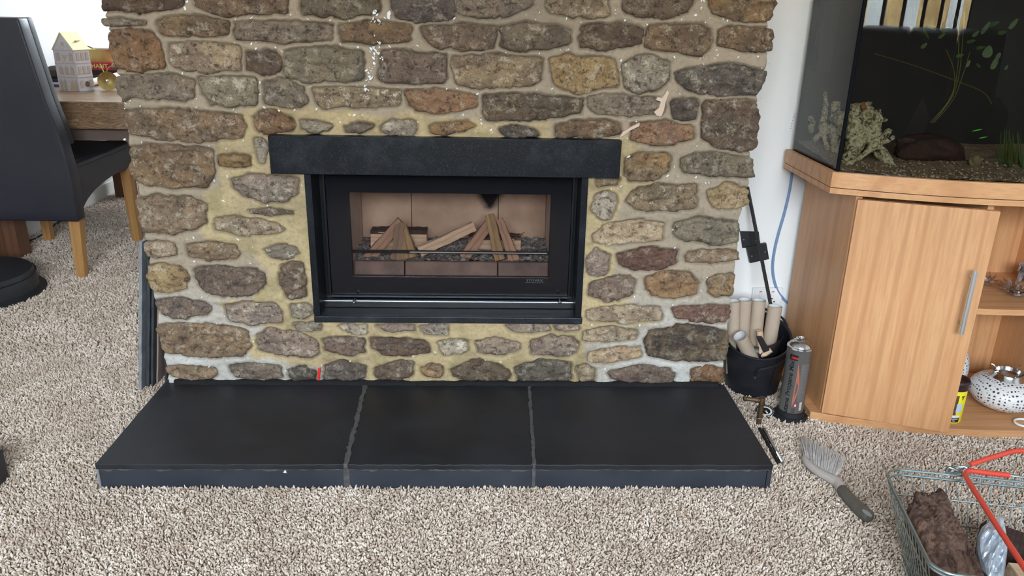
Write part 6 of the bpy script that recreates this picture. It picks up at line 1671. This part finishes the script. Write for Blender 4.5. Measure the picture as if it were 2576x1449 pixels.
# ================================================================== CARPET PILE
def carpet(name, x0, x1, y0, y1, step, sx, sz, tilt, label, cond):
    X, Y = np.meshgrid(np.arange(x0, x1, step), np.arange(y0, y1, step)); X = X.ravel(); Y = Y.ravel()
    X = X + RNG.uniform(-.45, .45, X.shape) * step; Y = Y + RNG.uniform(-.45, .45, Y.shape) * step
    k = cond(X, Y); X, Y = X[k], Y[k]
    Z = (fbm(X * 22, Y * 22, 201, 3) - .5) * .004
    me = bpy.data.meshes.new(name); me.vertices.add(len(X)); me.vertices.foreach_set('co', np.stack([X, Y, Z + .001], 1).ravel()); me.update()
    o = bpy.data.objects.new(name, me); COL.objects.link(o)
    ng = bpy.data.node_groups.new(name, 'GeometryNodeTree')
    ng.interface.new_socket('Geometry', in_out='INPUT', socket_type='NodeSocketGeometry'); ng.interface.new_socket('Geometry', in_out='OUTPUT', socket_type='NodeSocketGeometry')
    N = ng.nodes; L = ng.links
    gi = N.new('NodeGroupInput'); go = N.new('NodeGroupOutput')
    ico = N.new('GeometryNodeMeshIcoSphere'); ico.inputs['Radius'].default_value = 1.0; ico.inputs['Subdivisions'].default_value = 2
    tr = N.new('GeometryNodeTransform'); tr.inputs['Scale'].default_value = (sx, sx * .8, sz); tr.inputs['Translation'].default_value = (0, 0, sz * .6)
    ss = N.new('GeometryNodeSetShadeSmooth'); sm_ = N.new('GeometryNodeSetMaterial'); sm_.inputs['Material'].default_value = M_YARN
    ip = N.new('GeometryNodeInstanceOnPoints')
    rv = N.new('FunctionNodeRandomValue'); rv.data_type = 'FLOAT_VECTOR'; rv.inputs[0].default_value = (-tilt, -tilt, 0); rv.inputs[1].default_value = (tilt, tilt, 6.283)
    rs = N.new('FunctionNodeRandomValue'); rs.data_type = 'FLOAT_VECTOR'; rs.inputs[0].default_value = (.7, .7, .7); rs.inputs[1].default_value = (1.25, 1.25, 1.35); rs.inputs['Seed'].default_value = 5
    L.new(ico.outputs[0], tr.inputs[0]); L.new(tr.outputs[0], ss.inputs[0]); L.new(ss.outputs[0], sm_.inputs[0]); L.new(sm_.outputs[0], ip.inputs['Instance'])
    L.new(gi.outputs[0], ip.inputs['Points']); L.new(rv.outputs[0], ip.inputs['Rotation']); L.new(rs.outputs[0], ip.inputs['Scale']); L.new(ip.outputs[0], go.inputs[0])
    md = o.modifiers.new('pile', 'NODES'); md.node_group = ng
    setp(o, label, 'carpet', None, 'stuff'); return o
def free(X, Y):
    k = ~((X > hx0 - .002) & (X < hx1 + .002) & (Y > -hD) & (Y < .02))
    k &= ~((X > -.88) & (X < .66) & (Y >= -.02) & (Y < .47))
    k &= ~((X > .91) & (Y > np.maximum(bow(X, .02), -.09)) )
    k &= ~(Y > YW) | (X < .5)
    k &= ~(((X - BC[0]) ** 2 + (Y - BC[1]) ** 2) < .074 ** 2)
    return k
carpet('carpet_pile', -1.60, 1.62, -.80, .30, .0052, .0024, .0052, .9, 'short twisted beige carpet pile in front of the hearth', free)
carpet('carpet_pile', -2.16, -.86, .0, 2.75, .0074, .0034, .0062, .9, 'short twisted beige carpet pile on the left beside the dining chair', lambda X, Y: free(X, Y) & ((Y >= .30) | (X < -1.60)) & (X < -.86 - 0 * Y))
